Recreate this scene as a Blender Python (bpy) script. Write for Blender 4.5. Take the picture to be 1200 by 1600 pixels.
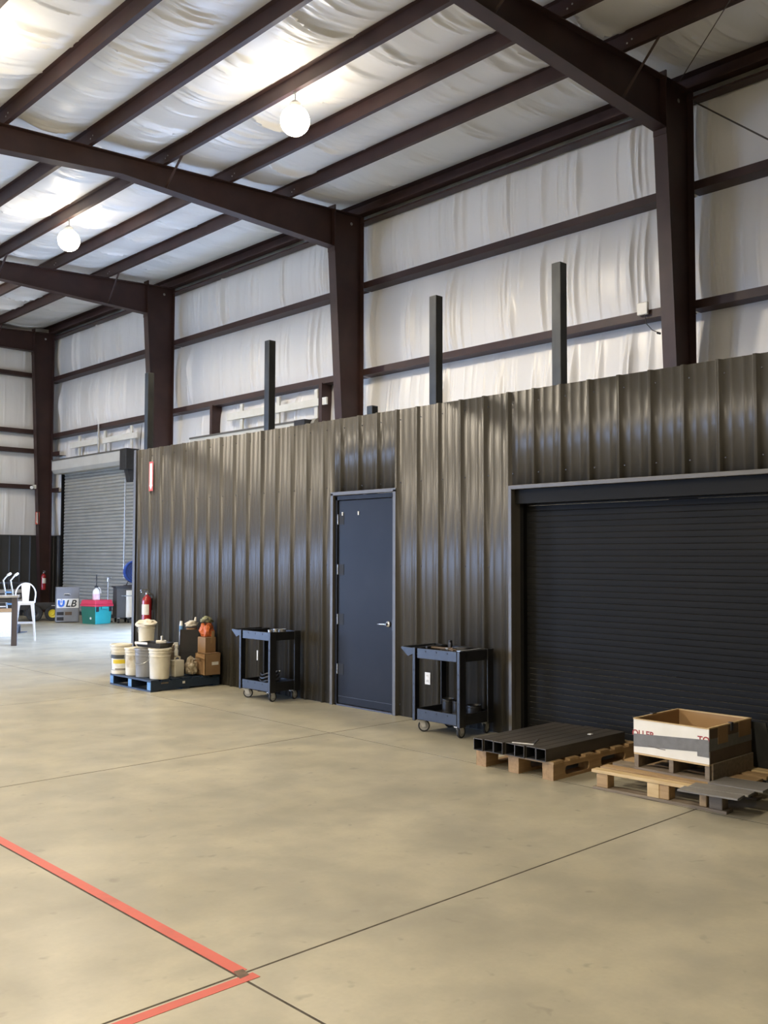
import bpy, bmesh, math, random
import numpy as np
from mathutils import Vector, Matrix

for o in list(bpy.data.objects): bpy.data.objects.remove(o)
S = bpy.context.scene
COL = S.collection
random.seed(7); RNG = np.random.default_rng(11)
PI = math.pi
# ------------------------------------------------------------------ camera
F_PX = 1488.865; YAW, PITCH, ROLL = 0.760656603, 0.0463114057, 0.00266664573
EYE = 1.65
def cam_axes():
    ca, sa, cb, sb, cc, sc = math.cos(YAW), math.sin(YAW), math.cos(PITCH), math.sin(PITCH), math.cos(ROLL), math.sin(ROLL)
    f = Vector((sa*cb, ca*cb, sb)); r = Vector((ca, -sa, 0)); u = r.cross(f)
    return cc*r+sc*u, cc*u-sc*r, f
_r, _u, _f = cam_axes()
cd = bpy.data.cameras.new('camera'); cam = bpy.data.objects.new('camera', cd); COL.objects.link(cam)
cd.sensor_fit = 'VERTICAL'; cd.sensor_height = 36.0; cd.lens = 36.0*F_PX/1600; cd.clip_start = .05; cd.clip_end = 300
M = Matrix.Identity(4)
for i in range(3): M[i][0], M[i][1], M[i][2] = _r[i], _u[i], -_f[i]
M[2][3] = EYE
cam.matrix_world = M; S.camera = cam
# ------------------------------------------------------------------ world, light, exposure
vs = S.view_settings; vs.view_transform = 'Standard'; vs.look = 'None'; vs.gamma = 1; vs.use_curve_mapping = False
vs.exposure = 0.98
SKY_STRENGTH = 23.0
LAMP_STRENGTH = 22.0
LAMP_POWER = 265.0
LAMP_COLOR = (1.0, .87, .68)
W = bpy.data.worlds.new('World'); S.world = W; W.use_nodes = True
bg = W.node_tree.nodes['Background']; bg.inputs[0].default_value = (.40, .58, 1.0, 1); bg.inputs[1].default_value = SKY_STRENGTH
S.cycles.use_denoising = True
S.cycles.max_bounces = 8; S.cycles.diffuse_bounces = 5; S.cycles.glossy_bounces = 4
S.cycles.sample_clamp_indirect = 6.0
S.cycles.caustics_reflective = False; S.cycles.caustics_refractive = False
# the daylight doors of the hall: (wall, y0, y1, height)
RIGHT_OPEN = (14.6, 18.4, 4.02)
LEFT_OPEN = [(18.0, 22.4, 4.2)]
BACK_OPEN = [(-8.4, -4.2, 4.0)]
XR, XL, YB, YF = 12.42, -12.0, 27.25, -13.0
def portal(name, loc, rot, sx, sy):
    l = bpy.data.lights.new(name, 'AREA'); l.shape = 'RECTANGLE'; l.size = sx; l.size_y = sy
    l.cycles.is_portal = True
    o = bpy.data.objects.new(name, l); COL.objects.link(o); o.location = loc; o.rotation_euler = rot
y0, y1, h = RIGHT_OPEN
portal('daylight_portal', (XR+.15, (y0+y1)/2, h/2), (0, PI/2, 0), h, y1-y0)
for x0, x1, h in BACK_OPEN: portal('daylight_portal', ((x0+x1)/2, YB+.15, h/2), (-PI/2, 0, 0), x1-x0, h)
for y0, y1, h in LEFT_OPEN: portal('daylight_portal', (XL-.15, (y0+y1)/2, h/2), (0, -PI/2, 0), h, y1-y0)

# ------------------------------------------------------------------ materials
def mat(name, c1, c2=None, rough=.5, metal=0, scale=6, detail=5, stretch=(1, 1, 1), bump=0, bscale=None, coords='Object', spec=.5,
        rough2=None, contrast=(.35, .65), emit=None, coat=0, alpha=None, trans=0):
    m = bpy.data.materials.new(name); m.use_nodes = True
    nt = m.node_tree; N = nt.nodes; L = nt.links; b = N['Principled BSDF']
    b.inputs['Base Color'].default_value = (*c1, 1); b.inputs['Roughness'].default_value = rough; b.inputs['Metallic'].default_value = metal
    b.inputs['Specular IOR Level'].default_value = spec
    b.inputs['Coat Weight'].default_value = coat
    if trans: b.inputs['Transmission Weight'].default_value = trans
    if emit:
        b.inputs['Emission Color'].default_value = (*emit[0], 1); b.inputs['Emission Strength'].default_value = emit[1]
    if c2 or bump:
        if coords == 'World':
            g = N.new('ShaderNodeNewGeometry'); src = g.outputs['Position']
        else:
            t = N.new('ShaderNodeTexCoord'); src = t.outputs[coords]
        mp = N.new('ShaderNodeMapping'); mp.inputs['Scale'].default_value = stretch; L.new(src, mp.inputs[0])
        n = N.new('ShaderNodeTexNoise'); n.inputs['Scale'].default_value = scale; n.inputs['Detail'].default_value = detail
        L.new(mp.outputs[0], n.inputs[0])
        rp = N.new('ShaderNodeMapRange'); rp.inputs[1].default_value, rp.inputs[2].default_value = contrast
        L.new(n.outputs[0], rp.inputs[0])
        if c2:
            mx = N.new('ShaderNodeMix'); mx.data_type = 'RGBA'
            mx.inputs[6].default_value = (*c1, 1); mx.inputs[7].default_value = (*c2, 1)
            L.new(rp.outputs[0], mx.inputs[0]); L.new(mx.outputs[2], b.inputs['Base Color'])
        if rough2 is not None:
            r2 = N.new('ShaderNodeMapRange'); r2.inputs[3].default_value = rough; r2.inputs[4].default_value = rough2
            L.new(rp.outputs[0], r2.inputs[0]); L.new(r2.outputs[0], b.inputs['Roughness'])
        if bump:
            n2 = n
            if bscale:
                n2 = N.new('ShaderNodeTexNoise'); n2.inputs['Scale'].default_value = bscale; n2.inputs['Detail'].default_value = 4
                L.new(mp.outputs[0], n2.inputs[0])
            bp = N.new('ShaderNodeBump'); bp.inputs['Strength'].default_value = 1; bp.inputs['Distance'].default_value = bump
            L.new(n2.outputs[0], bp.inputs['Height']); L.new(bp.outputs[0], b.inputs['Normal'])
    return m
def floor_mat():
    m = bpy.data.materials.new('polished_concrete'); m.use_nodes = True
    nt = m.node_tree; N = nt.nodes; L = nt.links; b = N['Principled BSDF']
    g = N.new('ShaderNodeNewGeometry')
    def noise(sc, det, dist=0, st=(1, 1, 1)):
        mp = N.new('ShaderNodeMapping'); mp.inputs['Scale'].default_value = st; L.new(g.outputs['Position'], mp.inputs[0])
        n = N.new('ShaderNodeTexNoise'); n.inputs['Scale'].default_value = sc; n.inputs['Detail'].default_value = det
        n.inputs['Distortion'].default_value = dist; L.new(mp.outputs[0], n.inputs[0]); return n.outputs[0]
    def rng(v, a, b_, c=0, d=1):
        r = N.new('ShaderNodeMapRange'); r.inputs[1].default_value = a; r.inputs[2].default_value = b_
        r.inputs[3].default_value = c; r.inputs[4].default_value = d; L.new(v, r.inputs[0]); return r.outputs[0]
    def mix(f, a, b_):
        x = N.new('ShaderNodeMix'); x.data_type = 'RGBA'; L.new(f, x.inputs[0])
        for k, v in ((6, a), (7, b_)):
            if isinstance(v, tuple): x.inputs[k].default_value = (*v, 1)
            else: L.new(v, x.inputs[k])
        return x.outputs[2]
    big = noise(.55, 8, .2); mid = noise(1.7, 10, .15); fine = noise(38, 3); soft = noise(3.2, 6, .0); spots = noise(8.5, 2, .3); streak = noise(1.15, 9, .1)
    c = mix(rng(big, .34, .66), (.50, .458, .335), (.40, .368, .27))
    c = mix(rng(mid, .42, .68, 0, .7), c, (.265, .25, .195))
    c = mix(rng(fine, .3, .7, 0, .12), c, (.25, .22, .16))
    c = mix(rng(soft, .44, .72, 0, .5), c, (.315, .295, .232))
    c = mix(rng(streak, .50, .68, 0, .40), c, (.25, .235, .18))
    c = mix(rng(spots, .66, .76, 0, .55), c, (.20, .185, .14))
    L.new(c, b.inputs['Base Color'])
    L.new(rng(mid, .3, .75, .31, .46), b.inputs['Roughness']); b.inputs['Specular IOR Level'].default_value = .45
    bp = N.new('ShaderNodeBump'); bp.inputs['Strength'].default_value = .3; bp.inputs['Distance'].default_value = .0004
    L.new(fine, bp.inputs['Height']); L.new(bp.outputs[0], b.inputs['Normal'])
    return m
MT = {}
MT['floor'] = floor_mat()
MT['joint'] = mat('joint_sealant', (.05, .042, .03), (.09, .075, .055), .9, scale=20, coords='World')
MT['vinyl'] = mat('white_vinyl_facing', (.83, .82, .80), (.78, .77, .75), .33, scale=1.2, coords='World', bump=.006, bscale=9, stretch=(1, 1, .12), spec=.5)
MT['vinyl_roof'] = mat('white_roof_facing', (.84, .838, .83), (.78, .777, .77), .34, scale=1.5, coords='World', bump=.008, bscale=7, stretch=(.12, 1, .2), spec=.5)
MT['oxide'] = mat('red_oxide_primer', (.036, .0175, .015), (.050, .024, .020), .5, scale=3, coords='World', spec=.4)
MT['bronze'] = mat('dark_bronze_sheet', (.056, .0515, .0435), (.066, .0605, .051), .42, scale=2.5, coords='World', stretch=(1, 1, .15), spec=.42)
MT['bronze_trim'] = mat('bronze_trim_sheet', (.095, .088, .075), (.11, .102, .087), .42, scale=3, coords='World')
MT['liner'] = mat('charcoal_liner_sheet', (.036, .037, .036), (.043, .043, .042), .42, scale=3, coords='World')
MT['door'] = mat('black_door_paint', (.012, .0125, .015), (.016, .0165, .019), .38, scale=2, coords='World', spec=.12)
MT['shutter'] = mat('black_shutter_paint', (.006, .0062, .006), (.0075, .0075, .007), .6, scale=2, coords='World', spec=.15)
MT['shutter_grey'] = mat('grey_shutter_paint', (.33, .33, .30), (.38, .375, .34), .45, scale=3, coords='World')
MT['hood'] = mat('grey_hood_paint', (.52, .51, .46), (.56, .55, .5), .5, scale=3, coords='World')
MT['whitewood'] = mat('white_painted_board', (.72, .71, .65), (.66, .65, .58), .6, scale=5)
MT['steel_post'] = mat('mill_scale_steel', (.032, .034, .033), (.058, .06, .057), .42, .5, scale=7, stretch=(1, 1, .4))
MT['steel_tube'] = mat('dark_tube_steel', (.048, .043, .038), (.078, .068, .056), .45, .35, scale=9, stretch=(.25, 1, 1))
MT['black_in'] = mat('tube_inside_black', (.008, .008, .008), rough=.7)
MT['chrome'] = mat('brushed_chrome', (.62, .62, .62), (.5, .5, .5), .25, 1, scale=14)
MT['zinc'] = mat('zinc_plate', (.55, .55, .53), (.45, .45, .43), .38, .8, scale=16)
MT['wire'] = mat('steel_rod', (.09, .08, .07), rough=.5, metal=.5)
MT['white_pl'] = mat('white_plastic', (.82, .81, .76), (.78, .77, .71), .4, scale=9)
MT['bucket'] = mat('cream_pail_plastic', (.74, .70, .58), (.66, .61, .48), .42, scale=7)
MT['bucket_dirty'] = mat('stained_pail_plastic', (.68, .63, .50), (.42, .33, .20), .5, scale=9, contrast=(.45, .7))
MT['grey_pl'] = mat('grey_pail_plastic', (.26, .26, .255), (.22, .22, .215), .4, scale=7)
MT['black_pl'] = mat('black_plastic', (.012, .012, .013), (.02, .02, .021), .42, scale=9)
MT['cart'] = mat('black_cart_plastic', (.009, .0095, .0105), (.014, .0145, .016), .36, scale=18, spec=.5)
MT['tyre'] = mat('black_rubber', (.012, .012, .012), (.02, .02, .02), .7, scale=12)
MT['caster_hub'] = mat('grey_caster_rim', (.40, .40, .39), rough=.45, c2=(.34, .34, .33), scale=12)
MT['fork'] = mat('caster_fork_zinc', (.62, .62, .60), (.5, .5, .48), .4, .2, scale=12)
MT['bluepallet'] = mat('dark_blue_pallet_paint', (.012, .026, .052), (.02, .035, .062), .5, scale=8)
MT['bluelight'] = mat('pale_blue_pallet_end', (.10, .24, .46), (.16, .32, .52), .5, scale=14)
MT['wood'] = mat('pallet_wood', (.40, .26, .125), (.28, .17, .075), .7, scale=4, stretch=(1, 9, 9), detail=7, contrast=(.3, .7))
MT['wood_y'] = mat('pallet_board_wood', (.44, .30, .15), (.30, .19, .09), .7, scale=4, stretch=(9, 1, 9), detail=7, contrast=(.3, .7))
MT['wood_pale'] = mat('pale_new_board', (.60, .45, .24), (.46, .32, .15), .65, scale=4, stretch=(9, 1, 9), detail=7, contrast=(.3, .7))
MT['wood_grey'] = mat('weathered_board', (.23, .185, .13), (.15, .115, .078), .8, scale=4, stretch=(9, 1, 9), detail=7, contrast=(.3, .7))
MT['greyboard'] = mat('grey_plank_face', (.215, .205, .19), (.145, .135, .12), .5, scale=5, stretch=(8, 1, 1), detail=6, contrast=(.3, .7))
MT['card'] = mat('brown_cardboard', (.29, .175, .085), (.24, .14, .065), .75, scale=5)
MT['card_in'] = mat('tan_box_inside', (.36, .225, .105), (.31, .19, .085), .75, scale=4)
MT['card_white'] = mat('white_box_face', (.78, .75, .66), (.72, .69, .59), .6, scale=5)
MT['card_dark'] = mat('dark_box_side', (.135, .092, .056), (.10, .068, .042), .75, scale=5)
MT['tape_grey'] = mat('grey_duct_tape', (.17, .165, .15), (.14, .135, .12), .45, scale=20)
MT['red_print'] = mat('red_print', (.30, .025, .025), rough=.6)
MT['red_tape'] = mat('red_floor_tape', (.58, .105, .07), (.48, .09, .062), .5, scale=9, coords='World', contrast=(.5, .75))
MT['dark_patch'] = mat('worn_tape_patch', (.12, .085, .06), (.18, .12, .08), .8, scale=30)
MT['red'] = mat('extinguisher_red', (.36, .018, .02), (.30, .015, .017), .25, scale=5, coat=.3)
MT['label_white'] = mat('white_label', (.80, .78, .72), rough=.5, c2=(.7, .68, .6), scale=30)
MT['label_dark'] = mat('dark_label_band', (.045, .05, .045), rough=.5)
MT['yellow'] = mat('yellow_label_band', (.70, .52, .03), rough=.45)
MT['yellow_rim'] = mat('yellow_wheel_rim', (.72, .56, .03), rough=.4)
MT['sign_red'] = mat('red_sign_face', (.62, .09, .06), rough=.5)
MT['sheet_dark'] = mat('charcoal_sheet', (.075, .077, .079), (.088, .09, .092), .6, scale=5)
MT['wrap'] = mat('crumpled_film', (.22, .17, .105), (.42, .36, .26), .28, scale=16, detail=6, bump=.02, contrast=(.42, .62), coat=.4)
MT['rag'] = mat('off_white_rag', (.78, .74, .64), (.66, .60, .48), .8, scale=12, bump=.01)
MT['orange'] = mat('orange_bag', (.66, .17, .045), (.50, .115, .03), .4, scale=14, bump=.012)
MT['olive'] = mat('olive_cloth', (.30, .30, .17), (.08, .075, .04), .8, scale=16, contrast=(.45, .6))
MT['cab'] = mat('grey_cabinet_paint', (.23, .235, .245), (.20, .205, .215), .4, scale=4)
MT['blue'] = mat('fan_blue', (.03, .09, .42), (.04, .11, .48), .35, scale=4)
MT['logo_blue'] = mat('logo_blue', (.03, .16, .62), rough=.5)
MT['ink'] = mat('black_ink', (.012, .012, .014), rough=.5)
MT['teal'] = mat('teal_tote_plastic', (.02, .34, .36), (.03, .38, .39), .4, scale=4)
MT['teal_shade'] = mat('shaded_tote_side', (.008, .12, .07), (.012, .14, .08), .45, scale=4)  # darkened teal, paints shade onto one side of the tote
MT['pink'] = mat('red_tote_lid', (.62, .035, .08), (.55, .03, .065), .4, scale=4)
MT['fluid'] = mat('pink_fluid_jug', (.74, .50, .54), (.80, .70, .74), .3, scale=5)
MT['stool'] = mat('white_stool_enamel', (.82, .83, .85), (.78, .79, .80), .3, scale=6)
MT['darkmetal'] = mat('dark_grey_metal', (.05, .05, .055), (.07, .07, .075), .45, .3, scale=8)
MT['table_dark'] = mat('dark_table_wood', (.06, .05, .05), (.085, .07, .07), .5, scale=8, stretch=(1, 1, .2))
MT['plank_pale'] = mat('pale_plank_face', (.42, .40, .37), (.33, .31, .285), .6, scale=6)
MT['globe'] = mat('lit_lamp_globe', (.9, .88, .82), rough=.4, emit=(LAMP_COLOR, LAMP_STRENGTH))
MT['lamp_cap'] = mat('lamp_housing', (.45, .45, .43), (.38, .38, .36), .4, .6, scale=9)
MT['outside'] = mat('outside_concrete', (.40, .39, .37), (.34, .33, .31), .8, scale=1.5, coords='World')
MT['clear'] = mat('clear_plastic', (.75, .74, .72), rough=.2, c2=(.6, .59, .57), scale=9)

# ------------------------------------------------------------------ mesh helpers
class MB:
    def __init__(s): s.v = []; s.f = []
    def add(s, vs, fs):
        n = len(s.v); s.v += [tuple(p) for p in vs]; s.f += [tuple(i+n for i in f) for f in fs]; return s
    def box(s, x0, x1, y0, y1, z0, z1):
        return s.add([(x0, y0, z0), (x1, y0, z0), (x1, y1, z0), (x0, y1, z0), (x0, y0, z1), (x1, y0, z1), (x1, y1, z1), (x0, y1, z1)],
                     [(0, 3, 2, 1), (4, 5, 6, 7), (0, 1, 5, 4), (1, 2, 6, 5), (2, 3, 7, 6), (3, 0, 4, 7)])
    def hexa(s, b, t):          # bottom quad, top quad (counter-clockwise from above)
        return s.add(list(b)+list(t), [(0, 3, 2, 1), (4, 5, 6, 7), (0, 1, 5, 4), (1, 2, 6, 5), (2, 3, 7, 6), (3, 0, 4, 7)])
    def prism(s, poly, axis, a, b):   # poly in the other two axes, extruded along axis from a to b
        def P(p, t):
            return {'x': (t, p[0], p[1]), 'y': (p[0], t, p[1]), 'z': (p[0], p[1], t)}[axis]
        n = len(poly); vs = [P(p, a) for p in poly]+[P(p, b) for p in poly]
        fs = [tuple(range(n)), tuple(range(2*n-1, n-1, -1))]
        fs += [(i, i+n, (i+1) % n+n, (i+1) % n) for i in range(n)]
        return s.add(vs, fs)
    def tube(s, pts, r, seg=8, caps=True):
        pts = [Vector(p) for p in pts]; n = len(pts); rs = r if isinstance(r, (list, tuple)) else [r]*n
        rings = []; prev = None
        for i, p in enumerate(pts):
            d = (pts[min(i+1, n-1)]-pts[max(i-1, 0)]).normalized()
            a = prev if prev is not None else (Vector((0, 0, 1)) if abs(d.z) < .9 else Vector((1, 0, 0)))
            a = (a-d*a.dot(d)).normalized(); b = d.cross(a); prev = a
            rings += [p+(a*math.cos(2*PI*k/seg)+b*math.sin(2*PI*k/seg))*rs[i] for k in range(seg)]
        fs = [(i*seg+k, i*seg+(k+1) % seg, (i+1)*seg+(k+1) % seg, (i+1)*seg+k) for i in range(n-1) for k in range(seg)]
        if caps: fs += [tuple(range(seg-1, -1, -1)), tuple((n-1)*seg+k for k in range(seg))]
        return s.add(rings, fs)
    def lathe(s, prof, c=(0, 0, 0), seg=24, axis='z', ang=2*PI, a0=0):
        n = len(prof); full = abs(ang-2*PI) < 1e-6; m = seg if full else seg+1
        vs = []
        for k in range(m):
            t = a0+ang*k/seg
            for r, h in prof:
                x, y = r*math.cos(t), r*math.sin(t)
                vs.append({'z': (c[0]+x, c[1]+y, c[2]+h), 'x': (c[0]+h, c[1]+x, c[2]+y), 'y': (c[0]+x, c[1]+h, c[2]+y)}[axis])
        fs = [(k*n+i, ((k+1) % m)*n+i, ((k+1) % m)*n+i+1, k*n+i+1) for k in range(seg) for i in range(n-1)]
        return s.add(vs, fs)
    def cyl(s, c, r, h, axis='z', seg=20):
        return s.lathe([(0, 0), (r, 0), (r, h), (0, h)], c, seg, axis)
    def build(s, name, m, parent=None, smooth=False, bevel=0, kind=None, label=None, loc=None, rot=None, weld=True):
        me = bpy.data.meshes.new(name); me.from_pydata(s.v, [], s.f)
        bm = bmesh.new(); bm.from_mesh(me)
        if weld: bmesh.ops.remove_doubles(bm, verts=bm.verts, dist=1e-6)
        bmesh.ops.recalc_face_normals(bm, faces=bm.faces)
        bm.to_mesh(me); bm.free()
        me.materials.append(MT[m])
        o = bpy.data.objects.new(name, me); COL.objects.link(o)
        if smooth:
            me.polygons.foreach_set('use_smooth', [True]*len(me.polygons))
            me.set_sharp_from_angle(angle=math.radians(18 if name == 'wall_panel' else 40))
        if bevel:
            b = o.modifiers.new('bevel', 'BEVEL'); b.width = bevel; b.segments = 2; b.limit_method = 'ANGLE'; b.angle_limit = .6
        if parent: o.parent = parent
        if kind: o['kind'] = kind
        if label: o['label'] = label
        if loc: o.location = loc
        if rot: o.rotation_euler = rot
        return o
def thing(name, label, cat, loc=(0, 0, 0), rz=0, group=None):
    o = bpy.data.objects.new(name, None); COL.objects.link(o); o.empty_display_size = .1
    o.location = loc; o.rotation_euler = (0, 0, rz); o['label'] = label; o['category'] = cat
    if group: o['group'] = group
    return o
def tag(o, label, cat, group=None):
    o['label'] = label; o['category'] = cat
    if group: o['group'] = group
    return o
def struct(name, loc=(0, 0, 0)):
    o = bpy.data.objects.new(name, None); COL.objects.link(o); o.location = loc; o['kind'] = 'structure'; o.empty_display_size = .1
    return o
def S_(o): o['kind'] = 'structure'; return o
def text(name, body, m, parent, size, loc, rot, shear=0, extrude=.0006, sx=1):
    c = bpy.data.curves.new(name, 'FONT'); c.body = body; c.size = size; c.extrude = extrude; c.shear = shear; c.offset = size*.02
    t = bpy.data.objects.new('tmp', c); COL.objects.link(t)
    dg = bpy.context.evaluated_depsgraph_get(); me = bpy.data.meshes.new_from_object(t.evaluated_get(dg))
    bpy.data.objects.remove(t)
    me.materials.clear(); me.materials.append(MT[m])
    o = bpy.data.objects.new(name, me); COL.objects.link(o); o.parent = parent; o.location = loc; o.rotation_euler = rot; o.scale = (sx, 1, 1)
    return o
def copy_tree(o, parent=None):
    c = o.copy(); COL.objects.link(c)
    if parent: c.parent = parent
    for ch in list(o.children): copy_tree(ch, c)
    return c

# ================================================================== SETTING
XP = 6.98              # face of the bronze partition
ZP = 3.19
SLOPE = .057
def ztop(x): return 8.15-SLOPE*(12.1-x)     # top of rafters = underside of purlins
FRAMES = [6.57, 13.39, 20.21, 26.85]
# ---- floor: slabs with sawn joints
fl = struct('floor')
MB().box(XL, XR, YF, YB, -.12, -.0009).build('joint_filler', 'joint', fl)
gx = [XL, -8.49, -4.91, -1.33, 2.225, 5.835, XR]
gy = [YF, -7.87, -4.19, -.51, 3.17, 6.85, 10.53, 14.21, 17.89, 21.57, YB]
for i in range(len(gx)-1):
    for j in range(len(gy)-1):
        x0, x1, y0, y1 = gx[i], gx[i+1], gy[j], gy[j+1]
        a = .0062; c = .0007
        b = MB(); x0 += a; x1 -= a; y0 += a; y1 -= a
        q = lambda d, z: [(x0+d, y0+d, z), (x1-d, y0+d, z), (x1-d, y1-d, z), (x0+d, y1-d, z)]
        b.add(q(0, -.03)+q(0, -.0008)+q(c, 0), [(0, 1, 5, 4), (1, 2, 6, 5), (2, 3, 7, 6), (3, 0, 4, 7), (4, 5, 9, 8), (5, 6, 10, 9), (6, 7, 11, 10), (7, 4, 8, 11), (8, 9, 10, 11), (3, 2, 1, 0)])
        b.build('slab', 'floor', fl)
# outside apron
S_(MB().box(XR+.35, 60, -30, 60, -.2, -.05).build('ground', 'outside')); S_(MB().box(-60, XL-.35, -30, 60, -.2, -.05).build('ground', 'outside')); S_(MB().box(XL-.34, XR+.34, YB+.35, 80, -.2, -.05).build('ground', 'outside'))

# ---- wrinkled insulation sheets
def vnoise(n, step):
    k = int(n/step)+3; g = RNG.random(k)*2-1
    x = np.arange(n)/step; i = x.astype(int); t = x-i; t = t*t*(3-2*t)
    return g[i]*(1-t)+g[i+1]*t
def sheet(name, parent, m, n_along, n_across, pos, dens, along_len, amp=1.0, curve=.10):
    """pos(a, u, d) -> point; a metres along, u 0..1 across, d metres of bulge towards the hall."""
    A = np.linspace(0, along_len, n_along); U = np.linspace(0, 1, n_across)
    step = along_len/(n_along-1)
    D = np.zeros((n_along, n_across))
    base = vnoise(n_along, .9/step)*.35+vnoise(n_along, .28/step)*.22
    base2 = vnoise(n_along, .9/step)*.35+vnoise(n_along, .28/step)*.22
    para = 4*U*(1-U)
    D += .065*para[None, :]*(1+base[:, None]*(1-U)[None, :]+base2[:, None]*U[None, :])
    k = int(along_len*dens)
    # folds gather in clusters near the roll edges, a few lie in between
    seams = np.arange(RNG.uniform(.3, 1.2), along_len, 1.22)
    sl0 = RNG.uniform(-.3, .3)*curve
    fade = np.clip(.06+5*U*(1-U), 0, 1)
    for _ in range(k):
        near = RNG.random() < .62 and len(seams)
        big = RNG.random() < .28
        c = (seams[RNG.integers(len(seams))]+RNG.normal()*.13) if near else RNG.random()*along_len
        w = RNG.uniform(.014, .026) if big else RNG.uniform(.006, .013)
        h = (RNG.uniform(.016, .034) if big else RNG.uniform(.004, .012))*amp
        sl = sl0+RNG.uniform(-.5, .5)*curve; cv = RNG.uniform(.5, 1)*curve
        e0, e1 = (0, 1) if RNG.random() < .6 else sorted(RNG.random(2))
        cu = c+sl*(U-.5)+cv*(para-.5)
        win = np.clip((U-e0+.12)/.2, 0, 1)*np.clip((e1+.12-U)/.2, 0, 1)
        lo, hi = max(0, int((c-.35)/step)), min(n_along, int((c+.35)/step)+1)
        if hi <= lo: continue
        d = (A[lo:hi, None]-cu[None, :])/w
        D[lo:hi] += h*np.where(d < 0, np.exp(-(d/3.2)**2), np.exp(-d*d))*(win*fade)[None, :]
    vs = [pos(a, u, D[i, j]) for i, a in enumerate(A) for j, u in enumerate(U)]
    fs = [(i*n_across+j, i*n_across+j+1, (i+1)*n_across+j+1, (i+1)*n_across+j) for i in range(n_along-1) for j in range(n_across-1)]
    b = MB(); b.v = vs; b.f = fs
    return b.build(name, m, parent, smooth=True, weld=False)
# ---- ceiling
ce = struct('ceiling')
PURLINS = [10.29-1.2725*k for k in range(0, 18)]
xs = [12.36, 11.95]+PURLINS+[XL]
def rp(xa, xb, y0):
    def f(a, u, d):
        x = xa+(xb-xa)*u
        return (x, y0+a, ztop(x)+.225-d)
    return f
Y0C = 3.0
for k in range(1, len(xs)-1):
    xa, xb = xs[k], xs[k+1]
    fine = xb > 1.0
    L = YB-Y0C
    if fine:
        # one blanket per bay of rafters, so the seams fall on the frames
        sheet('insulation_blanket', ce, 'vinyl_roof', int(L/.016), 12, rp(xa, xb, Y0C), 17, L, 1.15, .24)
    else:
        sheet('insulation_blanket', ce, 'vinyl_roof', 90, 5, rp(xa, xb, Y0C), 1, L, .6, .1)
    sheet('insulation_blanket', ce, 'vinyl_roof', 40, 5, rp(xa, xb, YF), 1, Y0C-YF, .6, .1)
b = MB(); b.hexa([(XL, YF, ztop(XL)+.30), (XR+.1, YF, ztop(XR+.1)+.30), (XR+.1, YB, ztop(XR+.1)+.30), (XL, YB, ztop(XL)+.30)],
                 [(XL, YF, ztop(XL)+.36), (XR+.1, YF, ztop(XR+.1)+.36), (XR+.1, YB, ztop(XR+.1)+.36), (XL, YB, ztop(XL)+.36)])
b.build('roof_deck', 'liner', ce)
zsec = lambda x, z: [(x, z), (x+.068, z), (x+.068, z+.016), (x+.063, z+.016), (x+.063, z+.004), (x+.004, z+.004), (x+.004, z+.2), (x-.062, z+.2), (x-.062, z+.196), (x, z+.196)]
for x in PURLINS:
    MB().prism(zsec(x, ztop(x)+.002), 'y', YF, YB).build('purlin', 'oxide', ce)
z = ztop(12.0)
MB().prism([(11.96, z), (12.12, z), (12.12, z+.235), (11.98, z+.235), (11.98, z+.229), (12.112, z+.229), (12.112, z+.006), (11.966, z+.006), (11.966, z+.03), (11.96, z+.03)], 'y', YF, YB).build('eave_strut', 'oxide', ce)
MB().prism([(12.08, z-.115), (12.26, z-.115), (12.26, z-.005), (12.253, z-.005), (12.253, z-.108), (12.087, z-.108), (12.087, z-.08), (12.08, z-.08)], 'y', YF, YB).build('eave_girt', 'oxide', ce)

# ---- right wall (insulated, with girts)
wr = struct('wall_right')
b = MB(); y0, y1, h = RIGHT_OPEN
b.box(XR, XR+.08, YF, y0, 0, 8.5).box(XR, XR+.08, y1, YB, 0, 8.5).box(XR, XR+.08, y0, y1, h, 8.5)
b.build('sheeting', 'liner', wr)
XI = 12.37
def wp(y0, z0, z1):
    return lambda a, u, d: (XI-d, y0+a, z0+(z1-z0)*u)
for (za, zb) in ((5.085, 6.745), (6.745, 8.34)):
    sheet('insulation_blanket', wr, 'vinyl', int((YB-Y0C)/.013), 12, wp(Y0C, za, zb), 13, YB-Y0C, 1.5, .03)
    sheet('insulation_blanket', wr, 'vinyl', 30, 5, wp(YF, za, zb), 1, Y0C-YF, .6, .03)
for (ya, yb, za, zb) in ((Y0C, 14.56, 2.4, 5.085), (14.56, 18.44, 4.06, 5.085), (18.44, 22.08, 0, 5.085), (22.08, 26.25, 4.06, 5.085), (26.25, YB, 2.2, 5.085)):
    sheet('insulation_blanket', wr, 'vinyl', max(12, int((yb-ya)/.013)), 12, wp(ya, za, zb), 13, yb-ya, 1.5, .03)
MB().box(XI-.02, XI, YF, Y0C, 0, 5).build('insulation_blanket', 'vinyl', wr)
def girt_sec(x, z):   # C lip towards the hall, web on top
    return [(x, z-.12), (x, z), (x+.03, z), (x+.03, z-.006), (x+.007, z-.006), (x+.007, z-.113), (x+.27, z-.113), (x+.27, z-.12)]
for zg in (5.20, 6.87):
    for a, c in ((YF, 6.54), (6.60, 13.36), (13.42, 20.18), (20.24, 26.82), (26.88, YB)):
        MB().prism(girt_sec(12.10, zg), 'y', a, c).build('girt', 'oxide', wr)
for zg in (4.66, 3.60):
    MB().prism(girt_sec(12.10, zg), 'y', 26.32, 26.80).build('girt', 'oxide', wr)
for ya in (14.50, 18.40):
    MB().box(12.08, 12.34, ya, ya+.10, 0, 5.1).build('door_jamb', 'oxide', wr)
for ya in (22.02, 26.22):
    MB().box(12.16, 12.34, ya, ya+.06, 0, 4.1).build('door_jamb', 'shutter', wr)
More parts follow.
